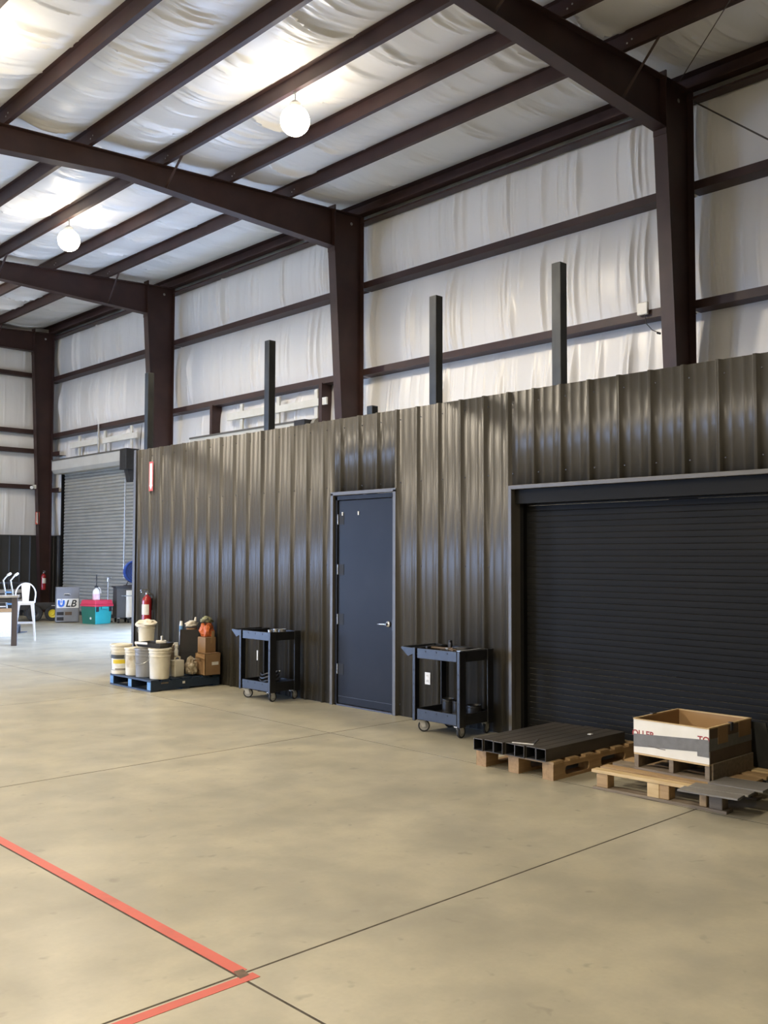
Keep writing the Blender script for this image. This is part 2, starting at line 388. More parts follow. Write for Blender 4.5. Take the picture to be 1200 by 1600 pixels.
# ---- back wall
wb = struct('wall_back')
for n_, m_, y_a, y_b, x_end in (('sheeting', 'liner', YB, YB+.08, XR+.08), ('insulation_blanket', 'vinyl', YB-.05, YB-.02, XR-9.05)):
    b = MB(); xa = XL
    for x0, x1, h in BACK_OPEN:
        b.box(xa, x0, y_a, y_b, 0, 8.0).box(x0, x1, y_a, y_b, h, 8.0); xa = x1
    b.box(xa, x_end, y_a, y_b, 0, 8.6 if n_ == 'sheeting' else 7.9)
    b.build(n_, m_, wb)
def bp_(z0, z1):
    return lambda a, u, d: (XR-.05-a, YB-.03-d, z0+(z1-z0)*u)
for za, zb in ((2.2, 3.575), (3.575, 4.625), (4.625, 5.185), (5.185, 6.835), (6.835, 8.35)):
    sheet('insulation_blanket', wb, 'vinyl', 500, 11, bp_(za, zb), 4.0, 9.0, .8, .03)
gsec_b = lambda y, z: [(y, z), (y, z-.10), (y-.03, z-.10), (y-.03, z-.094), (y-.007, z-.094), (y-.007, z-.007), (y-.2, z-.007), (y-.2, z)]
for zg in (6.95, 5.30, 4.74, 3.69):
    MB().prism([(YB-.22-(y_-0), z_) for y_, z_ in [(0, zg-.12), (0, zg), (-.03, zg), (-.03, zg-.006), (-.007, zg-.006), (-.007, zg-.113), (-.2, zg-.113), (-.2, zg-.12)]], 'x', XL, 12.05).build('girt', 'oxide', wb)
# ---- left and front walls (out of the frame, they bound the hall)
wl = struct('wall_left')
b = MB(); ys = [YF]
for y0, y1, h in LEFT_OPEN:
    b.box(XL-.08, XL, ys[-1], y0, 0, 7.4).box(XL-.08, XL, y0, y1, h, 7.4); ys.append(y1)
b.box(XL-.08, XL, ys[-1], YB, 0, 7.4)
b.build('insulation_blanket', 'vinyl', wl)
wf = struct('wall_front'); MB().box(XL, XR+.08, YF-.08, YF, 0, 8.6).build('liner_panel', 'liner', wf)  # dark cladding invented to keep light from behind the camera low

# ---- ribbed sheet profile
def rib_profile(a, c, phase, pitch, h, minor=True):
    pts = []
    k0 = int(math.floor((a-phase)/pitch))-1; k1 = int(math.ceil((c-phase)/pitch))+1
    for k in range(k0, k1+1):
        y = phase+k*pitch
        pts += [(y-.030, 0), (y-.0145, h*.93), (y-.012, h*.985), (y-.008, h), (y+.008, h), (y+.012, h*.985), (y+.0145, h*.93), (y+.030, 0)]
        if minor:
            for q in (1/3, 2/3):
                yy = y+pitch*q; pts += [(yy-.017, 0), (yy-.010, .0028), (yy-.006, .0036), (yy+.006, .0036), (yy+.010, .0028), (yy+.017, 0)]
    pts.sort()
    def at(y):
        for i in range(len(pts)-1):
            if pts[i][0] <= y <= pts[i+1][0]:
                t = (y-pts[i][0])/max(1e-9, pts[i+1][0]-pts[i][0]); return pts[i][1]*(1-t)+pts[i+1][1]*t
        return 0
    return [(a, at(a))]+[p for p in pts if a+1e-4 < p[0] < c-1e-4]+[(c, at(c))]
PITCH = .2985; PHASE = 5.335
wi = struct('wall_inner')
DOOR = (7.14, 8.14, 2.345); BAY = (1.4, 5.60, 2.29)
def ribbed(b, a, c, z0, z1):
    pr = rib_profile(a, c, PHASE, PITCH, .032)
    for (ya, ha), (yb, hb) in zip(pr, pr[1:]):
        b.add([(XP-ha, ya, z0), (XP-hb, yb, z0), (XP-hb, yb, z1), (XP-ha, ya, z1)], [(0, 1, 2, 3)])
YE = 12.60
edges = [1.4]+[PHASE+PITCH*k for k in range(-12, 25, 3)]+[YE]
edges = sorted(e for e in edges if 1.4 <= e <= YE)
for a, c in zip(edges, edges[1:]):
    if c-a < .02: continue
    b = MB(); cuts = sorted({a, c, *[q for q in (DOOR[0], DOOR[1], BAY[1]) if a < q < c]})
    for p, q in zip(cuts, cuts[1:]):
        m = (p+q)/2
        z0 = DOOR[2] if DOOR[0] < m < DOOR[1] else (BAY[2] if m < BAY[1] else .004)
        ribbed(b, p, q, z0, ZP)
    o = b.build('wall_panel', 'bronze', wi, smooth=True)
    md = o.modifiers.new('solid', 'SOLIDIFY'); md.thickness = .002; md.offset = 1
# screws: rows of small hex heads beside every rib
b = MB()
for k in range(-11, 25):
    y = PHASE+PITCH*k-.045
    for zz in (.12, 1.55, 2.42, 3.08):
        if zz < 2.36 and (BAY[0] < y < BAY[1]+.02 or DOOR[0]-.05 < y < DOOR[1]+.05): continue
        b.cyl((XP-.006, y, zz), .0065, .006, 'x', 6)
b.build('screw', 'darkmetal', wi, kind='stuff')
MB().box(XP+.012, XP+.03, 5.60, DOOR[0], 0, ZP-.03).box(XP+.012, XP+.03, DOOR[1], YE, 0, ZP-.03).box(XP+.012, XP+.03, DOOR[0], DOOR[1], DOOR[2], ZP-.03).box(XP+.012, XP+.03, 1.4, 5.6, BAY[2], ZP-.03).build('backing', 'liner', wi)
MB().box(XP+.03, 11.0, YE-.03, YE, 0, ZP-.02).build('end_panel', 'bronze', wi)
# corner trim
b = MB(); b.box(XP-.045, XP+.05, YE-.002, YE+.006, 0, ZP).box(XP-.045, XP-.039, YE-.06, YE-.002, 0, ZP)
S_(b.build('trim_1', 'bronze_trim'))
# casing of the man door
b = MB(); y0, y1, h = DOOR; w = .045; xo = XP-.042
b.box(xo, XP+.01, y0-w+.02, y0+.02, 0, h+.005).box(xo, XP+.01, y1-.02, y1+w-.02, 0, h+.005).box(xo, XP+.01, y0-w+.02, y1+w-.02, h-.02, h+.02)
S_(b.build('trim_2', 'bronze_trim', bevel=.003))
# casing of the shutter bay
b = MB(); b.box(xo, XP+.006, BAY[1]-.018, BAY[1]+.018, 0, BAY[2]+.018).box(xo, XP+.006, BAY[0], BAY[1]-.018, BAY[2]-.018, BAY[2]+.018)
b.box(XP+.006, XP+.17, BAY[1]-.012, BAY[1], 0, BAY[2]).box(XP+.006, XP+.17, BAY[0], BAY[1]-.012, BAY[2]-.012, BAY[2])
S_(b.build('trim_3', 'bronze_trim', bevel=.003))

# ---- doors
d1 = struct('door_1')
b = MB(); xf = XP-.012
b.box(xf, XP+.09, DOOR[0]+.022, DOOR[0]+.062, 0, 2.31).box(xf, XP+.09, DOOR[1]-.062, DOOR[1]-.022, 0, 2.31).box(xf, XP+.09, DOOR[0]+.022, DOOR[1]-.022, 2.272, 2.322)
b.build('door_frame', 'door', d1, bevel=.003)
MB().box(XP+.004, XP+.05, DOOR[0]+.066, DOOR[1]-.066, .022, 2.267).build('door_leaf', 'door', d1, bevel=.003)
MB().box(xf, XP+.09, DOOR[0]+.022, DOOR[1]-.022, 0, .016).build('threshold', 'darkmetal', d1)
MB().box(XP+.002, XP+.004, DOOR[0]+.075, DOOR[1]-.075, .10, .104).build('sweep_strip', 'darkmetal', d1)
for zz in (2.06, 1.50, .95, .40):
    hg = MB().box(XP+.001, XP+.004, DOOR[1]-.16, DOOR[1]-.06, zz-.06, zz+.06).build('hinge', 'black_in', d1)
    MB().cyl((XP-.005, DOOR[1]-.064, zz-.055), .0065, .11, 'z', 10).build('hinge_pin', 'zinc', hg, smooth=True)
for yy in (DOOR[1]-.135, DOOR[1]-.40):
    MB().box(XP-.004, XP+.005, yy-.008, yy+.008, 2.10, 2.14).build('hook_plate', 'label_white', d1, label='small white plate near the top of the leaf')
ro = MB().lathe([(0, 0), (.032, 0), (.034, -.006), (.03, -.014), (.014, -.02), (.012, -.05), (0, -.05)], (XP+.004, DOOR[0]+.125, .935), 20, 'x').build('rosette', 'chrome', d1, smooth=True)
MB().tube([(XP-.043, DOOR[0]+.125, .935), (XP-.046, DOOR[0]+.16, .934), (XP-.044, DOOR[0]+.225, .931), (XP-.036, DOOR[0]+.25, .93)], [.011, .011, .010, .009], 10).build('lever', 'chrome', ro, smooth=True)
MB().box(XP-.0125, XP-.0105, DOOR[0]+.026, DOOR[0]+.058, .87, .98).build('strike_plate', 'black_pl', d1)

d2 = struct('door_2')     # black roll-up shutter in the bay
prof = []; zz = 0.0; xs_ = XP+.155
b = MB(); npi = int(2.30/.052)
for k in range(npi):
    z0 = .045+k*.052
    b.prism([(xs_, z0), (xs_-.003, z0+.004), (xs_-.004, z0+.026), (xs_-.003, z0+.047), (xs_, z0+.051)], 'y', BAY[0], BAY[1]-.05)
b.build('shutter_curtain', 'shutter', d2)
MB().box(xs_-.03, xs_+.01, BAY[0], BAY[1]-.05, 0, .045).build('bottom_bar', 'shutter', d2, bevel=.004)
MB().box(XP+.10, XP+.19, BAY[1]-.05, BAY[1]-.0125, 0, 2.28).build('side_guide', 'shutter', d2)
MB().box(XP+.02, XP+.14, BAY[0], BAY[1]-.02, 2.14, 2.278).build('header_box', 'shutter', d2)

def rollup(name, y0, y1, closed, a, c, hood_z=(3.98, 4.34)):
    d = struct(name)
    if closed:
        b = MB(); n = int(4.1/.0915)
        for k in range(n):
            z0 = .09+k*.0915
            pr = [(12.235, z0), (12.222, z0+.012), (12.217, z0+.035), (12.222, z0+.062), (12.236, z0+.078), (12.246, z0+.0915)]
            for (xa, za), (xb, zb) in zip(pr, pr[1:]):
                b.add([(xa, y0, za), (xb, y0, zb), (xb, y1, zb), (xa, y1, za)], [(0, 1, 2, 3)])
        b.build('shutter_curtain', 'shutter_grey', d, smooth=False)
        MB().box(12.20, 12.26, y0, y1, .0, .09).build('bottom_bar', 'darkmetal', d)
    else:
        MB().lathe([(0, 0), (.17, 0), (.17, y1-y0), (0, y1-y0)], (12.13, y0, 4.24), 20, 'y').build('rolled_curtain', 'shutter_grey', d, smooth=True)
    za, zb = hood_z
    MB().prism([(12.34, za), (11.98, za), (11.90, za+.10), (11.90, zb), (12.34, zb+.0)], 'y', a, c).build('hood', 'hood', d)
    MB().box(11.885, 12.35, a-.02, c+.02, zb, zb+.04).build('hood_flange', 'bronze_trim', d)
    b = MB(); b.box(11.82, 12.2, a-.36, a-.02, 3.83, 4.37).prism([(11.90, 3.83), (12.12, 3.83), (12.06, 3.52), (11.98, 3.52)], 'y', a-.30, a-.10)
    b.build('chain_hoist', 'black_pl', d, bevel=.01)
    MB().tube([(11.99, a-.06, 3.62), (11.99, a-.05, 2.4), (11.98, a-.06, 1.1), (11.96, a-.06, 1.08), (11.96, a-.06, 3.62)], .008, 6).build('hoist_chain', 'zinc', d)
    # white boards hung under the girt
    ym = (y0+y1)/2
    for yy in (y0+.12, ym-.5, y1-1.05):
        MB().box(12.13, 12.17, yy-.05, yy+.05, 4.40, 5.0).build('hanger_board', 'whitewood', d)
    MB().box(12.09, 12.128, ym-.25, y1-.55, 4.67, 4.83).build('rail_board', 'whitewood', d)
    MB().box(12.09, 12.128, y0-.25, ym-.45, 4.655, 4.80).build('rail_board', 'whitewood', d)
    MB().tube([(12.07, ym-.28, 4.38), (12.07, ym-.28, 5.19)], .03, 8).build('conduit', 'zinc', d)
    return d
rollup('door_3', 22.10, 26.20, True, 22.24, 26.36)
rollup('door_4', 14.62, 18.38, False, 15.08, 19.03)
# ---- liner panels low on the back and right walls
def liner(parent, axis, a, c, fixed, sgn):
    b = MB(); pr = rib_profile(a, c, a+.15, .3, .03, False)
    for (ya, ha), (yb, hb) in zip(pr, pr[1:]):
        P = (lambda t, h, z: (t, fixed+sgn*h, z)) if axis == 'x' else (lambda t, h, z: (fixed+sgn*h, t, z))
        b.add([P(ya, ha, 0), P(yb, hb, 0), P(yb, hb, 2.2), P(ya, ha, 2.2)], [(0, 1, 2, 3)])
    b.build('liner_panel', 'liner', parent)
x = 12.36
while x > 6.0: liner(wb, 'x', x-.9, x, YB-.22, -1); x -= .9
liner(wr, 'y', 26.26, YB-.22, 12.30, -1)
MB().box(5, XR-.05, YB-.235, YB-.02, 2.2, 2.23).build('liner_cap', 'liner', wb); MB().box(12.27, 12.36, 26.26, YB-.2, 2.2, 2.23).build('liner_cap', 'liner', wr)

# ================================================================== STEEL FRAMES
def frame(yf, label, idx):
    t = thing('rigid_frame', label, 'steel frame', (12.1, yf, 0), 0)
    X = lambda x: x-12.1
    t_ = .006; fw = .10
    last = idx == 3
    kneeX, kneeZ = (11.38, 7.42) if not last else (11.5, 7.55)
    xin = lambda z: kneeX+.060*(kneeZ-z) if not last else kneeX+.045*(kneeZ-z)
    xb = min(xin(0), 11.86)
    hx = 7.05; hd = .30
    cut = [(X(xb), 0), (X(12.09), 0), (X(12.09), ztop(12.09)-.01), (X(kneeX), ztop(kneeX)-.01), (X(kneeX), kneeZ)]
    c = MB().prism(cut, 'y', -t_, t_).build('column_web', 'oxide', t)
    MB().hexa([(X(xb)-.012, -fw, 0), (X(xb), -fw, 0), (X(xb), fw, 0), (X(xb)-.012, fw, 0)], [(X(kneeX)-.012, -fw, kneeZ), (X(kneeX), -fw, kneeZ), (X(kneeX), fw, kneeZ), (X(kneeX)-.012, fw, kneeZ)]).build('inner_flange', 'oxide', t)
    MB().box(X(12.09), X(12.10), -fw, fw, 0, ztop(12.1)).build('outer_flange', 'oxide', t)
    # splice plate at the knee
    MB().box(X(kneeX)-.016, X(kneeX)+.004, -fw, fw, kneeZ-.09, kneeZ+.02).box(X(kneeX)-.012, X(kneeX)+.012, -fw, fw, kneeZ, ztop(kneeX)).box(X(kneeX)-.012, X(kneeX)+.012, -fw, fw, ztop(kneeX), ztop(kneeX)+.09).build('splice_plate', 'oxide', t)
    # rafter
    xe = XL+.05
    zb_h = ztop(hx)-hd
    x2, d2 = 2.5, .46
    web = [(X(kneeX), kneeZ), (X(kneeX), ztop(kneeX)-.01), (X(xe), ztop(xe)-.01), (X(xe), ztop(xe)-d2), (X(x2), ztop(x2)-d2), (X(hx), zb_h)]
    MB().prism(web, 'y', -t_, t_).build('rafter_web', 'oxide', t)
    def plate(xa, za, xc, zc, n, th=.012, w=fw):
        MB().hexa([(X(xa), -w, za), (X(xc), -w, zc), (X(xc), w, zc), (X(xa), w, za)], [(X(xa), -w, za+th), (X(xc), -w, zc+th), (X(xc), w, zc+th), (X(xa), w, za+th)]).build(n, 'oxide', t)
    plate(xe, ztop(xe)-.012, 12.1, ztop(12.1)-.012, 'top_flange')
    plate(xe, ztop(xe)-d2-.012, x2, ztop(x2)-d2-.012, 'bottom_flange')
    plate(x2, ztop(x2)-d2-.012, hx, zb_h-.012, 'bottom_flange')
    plate(hx, zb_h-.012, kneeX, kneeZ-.012, 'bottom_flange')
    # flange braces to the purlins and small bolts
    for xp in (PURLINS[2], PURLINS[0] if idx != 1 else PURLINS[5]):
        zb = ztop(xp)-hd if xp < hx else zb_h+(kneeZ-zb_h)*(xp-hx)/(kneeX-hx)
        MB().tube([(X(xp)+.10, -.03, zb+.02), (X(xp)+.05, -.62, ztop(xp)+.03)], .022, 4).build('flange_brace', 'oxide', t)
    b = MB()
    for xp in PURLINS[:8]:
        for q in (.02, .09): b.cyl((X(xp)-.006, -.16-q, ztop(xp)+.06+q*.4), .012, .008, 'x', 6)
    b.build('bolt', 'zinc', t, kind='stuff')
    MB().lathe([(0, 0), (.03, 0), (.03, .004), (0, .004)], (X(11.86), -.0115, ztop(11.86)-.17), 12, 'y').build('cap_plate', 'zinc', t, label='pale round plug on the web near the eave')
    return t
labs = ['maroon tapered steel frame nearest the camera, its column above the black shutter',
        'maroon tapered steel frame whose column rises behind the wall near the black door',
        'maroon tapered steel frame whose column rises at the far corner of the bronze room',
        'maroon steel frame against the far end wall, beside the grey roller door']
for i, yf in enumerate(FRAMES): frame(yf, labs[i], i)

# ---- bracing rods
def rod(label, p, q, r=.009):
    o = MB().tube([(0, 0, 0), Vector(q)-Vector(p)], r, 6).build('brace_rod', 'wire', None, loc=p); tag(o, label, 'rod')
rod('steel brace rod running down from the nearest column over white wall insulation', (12.05, 6.42, 7.96), (12.05, 1.2, 3.6), .011)
rod('thin steel brace rod under the roof insulation near the nearest column', (11.6, 6.4, ztop(11.6)-.03), (5.0, -.2, ztop(5)-.03), .006)

# ---- lamps
def lamp(name_label, x, y, group=None, power=1.0):
    zc = ztop(x)-.40
    t = thing('pendant_lamp', name_label, 'lamp', (x, y, zc), 0, group)
    r = .20
    MB().lathe([(0.001, -r)]+[(r*math.cos(a), r*math.sin(a)) for a in np.linspace(-PI/2+.15, PI/2-.45, 12)]+[(.07, r*.93), (.001, r*.93)], (0, 0, 0), 20).build('globe', 'globe', t, smooth=True)
    MB().lathe([(0, r*.93), (.075, r*.93), (.075, r*.93+.05), (.04, r*.93+.085), (0, r*.93+.085)], (0, 0, 0), 20).build('lamp_housing', 'lamp_cap', t, smooth=True)
    MB().tube([(0, 0, r*.93+.07), (0, 0, .385)], .006, 6).build('hanging_wire', 'wire', t)
    # the lens throws most of the light down
    sp = bpy.data.lights.new('lamp_beam', 'SPOT'); sp.energy = LAMP_POWER*power; sp.color = LAMP_COLOR; sp.spot_size = math.radians(168); sp.spot_blend = .35; sp.shadow_soft_size = .15
    so = bpy.data.objects.new('lamp_beam', sp); COL.objects.link(so); so.parent = t; so.location = (0, 0, -r-.17)
    b = MB(); b.box(-.012, .0, -.03, .03, .37, .43)
    b.build('hook', 'zinc', t)
    return t
def lamp_y(k): return 9.95+6.82*k
LX = PURLINS[2]+.05
lamp('glowing round pendant lamp under the roof, larger and nearer of the two in view', LX, 9.95)
lamp('glowing round pendant lamp further down the hall, smaller one above the white wall', LX, 16.72, power=.75)
for x in [PURLINS[q]+.05 for q in (5, 8, 11, 14)]:  # all but the corner lamp are unseen, added to light the hall
    for k in ((0,) if x > 3 else (-1, 0)): lamp('unseen pendant lamp lit under the roof beyond the frame', x, lamp_y(k)+(1.25 if x > 3 else 0), 'pendant lamps beyond the frame', 1.25)
lamp('glowing pendant lamp in the far bay, hidden behind the second rafter', LX, lamp_y(2), power=.5)

# ================================================================== THINGS
# ---- steel posts behind the partition top
def post(x, y, ztop_, label, s=.10, z0=0):
    o = MB().box(-s/2, s/2, -s/2, s/2, z0, ztop_).build('steel_post', 'steel_post', None, loc=(x, y, 0), bevel=.006); tag(o, label, 'post', 'bare steel posts above the bronze wall')
post(7.09, 5.135, 4.33, 'bare square steel post rising above the black shutter, tallest in view', z0=2.31)
post(7.09, 6.68, 4.33, 'bare square steel post rising from the wall between door and black shutter')
post(7.09, 9.52, 4.33, 'bare square steel post in front of the raised roller door hood')
post(7.09, 12.46, 4.33, 'grey steel post in front of the column at the wall end')
post(7.09, 7.64, 3.30, 'short stub of square steel post just showing above the door', .09)

# ---- white sensor on the girt
t = thing('wireless_sensor', 'small white box with a dangling lead on the upper girt', 'sensor', (12.05, 7.27, 5.19))
MB().box(-.02, .035, -.085, .085, -.06, .12).build('housing', 'white_pl', t, bevel=.012)
MB().tube([(0, -.03, -.06), (.0, -.06, -.2), (.02, -.14, -.30), (.06, -.24, -.36)], .006, 6).build('lead', 'wire', t)
MB().tube([(.045, -.20, -.345), (.06, -.25, -.365)], .016, 8).build('plug', 'black_pl', t)
t = thing('wall_camera', 'small white camera fixed to the far corner column', 'camera', (11.50, 26.6, 3.60))
MB().box(-.02, .04, -.06, .06, -.05, .06).build('mount', 'white_pl', t, bevel=.01)
MB().tube([(-.02, -.02, .0), (-.14, -.14, -.03)], .045, 12).build('housing', 'white_pl', t, smooth=True)

# ---- outlets
for y, z, lab in ((6.685, .423, 'white electrical outlet behind the cart by the black shutter'), (9.545, .433, 'white electrical outlet behind the cart nearer the buckets')):
    t = thing('wall_outlet', lab, 'outlet', (XP-.003, y, z))
    MB().box(-.006, 0, -.037, .037, -.06, .06).build('cover_plate', 'white_pl', t, bevel=.002)
    for dz in (-.027, .027):
        f_ = MB().box(-.009, -.006, -.017, .017, dz-.016, dz+.016).build('socket', 'label_white', t, bevel=.003)
        MB().box(-.0096, -.0089, -.008, -.005, dz-.005, dz+.008).box(-.0096, -.0089, .005, .008, dz-.005, dz+.008).build('slot', 'ink', f_)

# ---- red arrow signs
def sign(label, loc, rz, w, h):
    t = thing('wall_sign', label, 'sign', loc, rz)
    MB().box(-.003, 0, -w/2, w/2, -h/2, h/2).build('sign_plate', 'sign_red', t)
    MB().box(-.0045, -.003, -w*.30, w*.30, -h*.30, h*.44).prism([(-w*.30, -h*.30), (w*.30, -h*.30), (w*.42, -h*.30), (0, -h*.46), (-w*.42, -h*.30)], 'x', -.0045, -.003).build('arrow', 'label_white', t)
sign('red and white vertical arrow sign above the extinguisher on the bronze wall', (XP-.036, 12.12, 2.78), 0, .11, .42)
sign('red and white vertical arrow sign on the far corner column', (11.70, 26.80, 2.72), PI/2, .12, .36)

# ---- fire extinguishers
def extinguisher(label, loc, rz=0):
    t = thing('fire_extinguisher', label, 'extinguisher', loc, rz)
    r = .068
    bd = MB().lathe([(0, 0), (r*.8, 0), (r, .012), (r, .38), (r*.9, .42), (r*.55, .445), (.022, .46), (.022, .475), (0, .475)], (0, 0, 0), 24).build('cylinder', 'red', t, smooth=True)
    MB().lathe([(r+.001, .19), (r+.001, .335)], (0, 0, 0), 20, 'z', PI*.75, PI*.72).build('paper_label', 'label_white', bd, label='white printed label')
    b = MB(); b.cyl((0, 0, .475), .02, .03, 'z', 12).box(-.09, .02, -.012, .012, .50, .512).hexa([(-.10, -.010, .525), (.015, -.010, .53), (.015, .010, .53), (-.10, .010, .525)], [(-.10, -.010, .54), (.015, -.010, .55), (.015, .010, .55), (-.10, .010, .54)])
    b.build('valve_handle', 'zinc', t)
    MB().tube([(.02, -.01, .49), (.06, -.05, .47), (.07, -.07, .38), (.055, -.075, .22), (.05, -.075, .12)], [.011]*4+[.016], 8).build('hose', 'black_pl', t, smooth=True)
    MB().box(.06, .085, -.03, .03, .25, .42).build('wall_bracket', 'darkmetal', t)
extinguisher('red fire extinguisher on the bronze wall above the bucket pallet', (XP-.115, 12.05, .63))
extinguisher('fire extinguisher on the far corner column with a white label', (11.78, 26.50, .66), PI/2)

# ---- utility carts
def cart(label, loc, L, Wd):
    t = thing('utility_cart', label, 'cart', loc)
    zt, zb = .785, .22
    # trays: fascia frames with a sunk floor
    def tray(name, z0, z1, deck):
        b = MB(); w = .018
        b.box(.012, .012+w, .05, L-.05, z0, z1).box(Wd-.012-w, Wd-.012, .05, L-.05, z0, z1).box(.02, Wd-.02, .012, .012+w, z0, z1).box(.02, Wd-.02, L-.012-w, L-.012, z0, z1)
        b.box(.02, Wd-.02, .02, L-.02, deck-.012, deck)
        o = b.build(name, 'cart', t, bevel=.003)
        h = MB()
        for yy in (L*.27, L*.5, L*.73): h.cyl((.0105, yy, z1-.025), .0085, .002, 'x', 10)
        h.build('bolt_hole', 'black_in', o)
    tray('top_tray', .69, zt, .735)
    tray('bottom_tray', .118, zb, .165)
    for sx in (0, 1):
        for sy in (0, 1):
            x0 = 0 if sx == 0 else Wd; dx = .085 if sx == 0 else -.085; y0 = 0 if sy == 0 else L; dy = .036 if sy == 0 else -.036
            pr = [(x0, y0), (x0+dx, y0), (x0+dx, y0+math.copysign(.012, dy)), (x0+math.copysign(.012, dx), y0+math.copysign(.012, dy)), (x0+math.copysign(.012, dx), y0+dy), (x0, y0+dy)]
            o = MB().prism(pr, 'z', .105, zt+.005).build('leg', 'cart', t, bevel=.004)
            h = MB(); xx = -.001 if sx == 0 else Wd-.001
            for zz in (.32, .45, .58): h.cyl((xx, y0+dy*.5, zz), .007, .002, 'x', 8)
            h.build('bolt_hole', 'black_in', o)
    # handle wedge at the far end
    b = MB()
    for xx in (0, Wd-.02):
        b.prism([(L-.005, zt), (L+.15, zt+.004), (L+.155, zt-.012), (L+.06, zt-.085), (L-.005, zt-.06)], 'x', xx, xx+.02)
    b.tube([(.01, L+.14, zt-.008), (Wd-.01, L+.14, zt-.008)], .016, 10).box(.01, Wd-.01, L, L+.10, zt-.02, zt-.008)
    b.build('handle', 'cart', t, bevel=.003)
    # casters
    for (cx, cy, ang) in ((.06, .06, .12), (.06, L-.06, -.72), (Wd-.06, .06, .25), (Wd-.07, L-.07, -.75)):
        c = MB()
        ca, sa = math.cos(ang), math.sin(ang)
        R_ = Matrix.Rotation(ang, 3, 'Z')
        def P(*p): v = R_ @ Vector(p); return (v.x+cx, v.y+cy, v.z)
        fk = MB()
        fk.hexa([P(-.04, -.03, .102), P(.04, -.03, .102), P(.04, .03, .102), P(-.04, .03, .102)], [P(-.04, -.03, .110), P(.04, -.03, .110), P(.04, .03, .110), P(-.04, .03, .110)])
        for s in (-1, 1):
            fk.hexa([P(.008, s*.020-.002, .045), P(.045, s*.020-.002, .045), P(.045, s*.020+.002, .045), P(.008, s*.020+.002, .045)],
                    [P(-.025, s*.020-.002, .104), P(.03, s*.020-.002, .104), P(.03, s*.020+.002, .104), P(-.025, s*.020+.002, .104)])
        f_ = fk.build('caster_fork', 'fork', t)
        wc = Vector((.026, 0, .056))
        tr = MB(); hb = MB()
        seg = 22
        def ringw(mb, prof):
            n = len(prof); vs = []
            for k in range(seg):
                a = 2*PI*k/seg
                for r, h in prof: vs.append(P(wc.x+r*math.cos(a), h, wc.z+r*math.sin(a)))
            mb.add(vs, [(k*n+i, ((k+1) % seg)*n+i, ((k+1) % seg)*n+(i+1) % n, k*n+(i+1) % n) for k in range(seg) for i in range(n)])
        ringw(tr, [(.043, -.013), (.052, -.013), (.056, -.006), (.056, .006), (.052, .013), (.043, .013)])
        ringw(hb, [(.001, -.012), (.043, -.010), (.043, .010), (.001, .012)])
        tr.build('tyre', 'tyre', f_, smooth=True); hb.build('wheel_hub', 'caster_hub', f_, smooth=True)
    return t
cart('black two shelf utility cart with tools on top, beside the black shutter', (6.452, 5.785, 0), .60, .475)
cart('black two shelf utility cart between the bucket pallet and the black door', (6.50, 8.68, 0), .60, .435)

# clutter on the cart by the shutter
def can(label, loc, r, h, m, group=None):
    t = thing('can', label, 'can', loc, 0, group)
    MB().lathe([(0, 0), (r, 0), (r, h), (r+.004, h+.004), (r-.004, h+.004), (r-.008, h-.01), (r-.008, .01), (0, .01)], (0, 0, 0), 22).build('body', m, t, smooth=True)
    for zz in (.012, h-.02): MB().lathe([(r+.0005, zz), (r+.003, zz+.004), (r+.0005, zz+.008)], (0, 0, 0), 22).build('rim', m, t, smooth=True)
    return t
can('black metal can on the lower shelf, nearer the handle end', (6.72, 6.17, .166), .058, .135, 'black_pl')
can('black metal can on the lower shelf beside the first leg', (6.72, 6.045, .166), .055, .13, 'black_pl')
can('wider black can on the lower shelf at the near end, with shiny rim', (6.78, 5.90, .166), .068, .10, 'black_pl')
t = thing('hammer', 'hammer lying on the cart top with its head towards the door', 'tool', (6.635, 6.31, .737), .05)
MB().tube([(0, 0, .045), (.0, -.16, .045), (.0, -.27, .045)], [.010, .012, .014], 8).build('tool_handle', 'card_dark', t, smooth=True)
MB().tube([(-.06, .01, .048), (-.02, .01, .05), (.045, .01, .048)], [.012, .014, .018], 10).build('hammer_head', 'darkmetal', t, smooth=True)
t = thing('clamp', 'dark metal clamp standing up on the cart top', 'tool', (6.82, 6.24, .736), .2)
MB().box(-.02, .02, -.10, .10, 0, .03).build('clamp_bar', 'darkmetal', t, bevel=.004)
MB().box(-.018, .018, -.02, .01, .03, .085).build('clamp_jaw', 'darkmetal', t, bevel=.005)
MB().tube([(0, -.005, .085), (0, -.005, .105)], .018, 10).build('clamp_knob', 'black_pl', t, smooth=True)
t = thing('coiled_cable', 'dark cable loosely coiled across the middle of the cart top', 'cable', (6.77, 6.03, .737))
pts = [(.085*math.cos(a)*(1+.1*math.sin(3*a)), .10*math.sin(a), .014+.018*abs(math.sin(a*.5))+.0007*k) for k, a in enumerate(np.linspace(0, 4.2*PI, 46))]
MB().tube(pts, .011, 6).build('cable', 'black_pl', t, smooth=True)
t = thing('pliers', 'shiny pliers lying on the near end of the cart top', 'tool', (6.56, 6.02, .737), -.3)
MB().tube([(0, 0, .05), (.02, -.08, .055), (.02, -.12, .05)], .007, 6).tube([(0, 0, .05), (-.02, -.08, .055), (-.02, -.12, .05)], .007, 6).build('grip', 'card_dark', t)
MB().tube([(0, -.01, .052), (0, .05, .056)], [.016, .006], 8).build('jaw', 'zinc', t)
t = thing('flat_bar', 'flat grey steel bar lying across the near corner of the cart', 'bar', (6.67, 5.86, .737), .06)
MB().box(-.16, .16, -.02, .02, .045, .053).build('bar_body', 'zinc', t); MB().box(-.16, -.12, -.02, .02, .0, .045).box(.12, .16, -.02, .02, 0, .045).build('bar_foot', 'darkmetal', t)
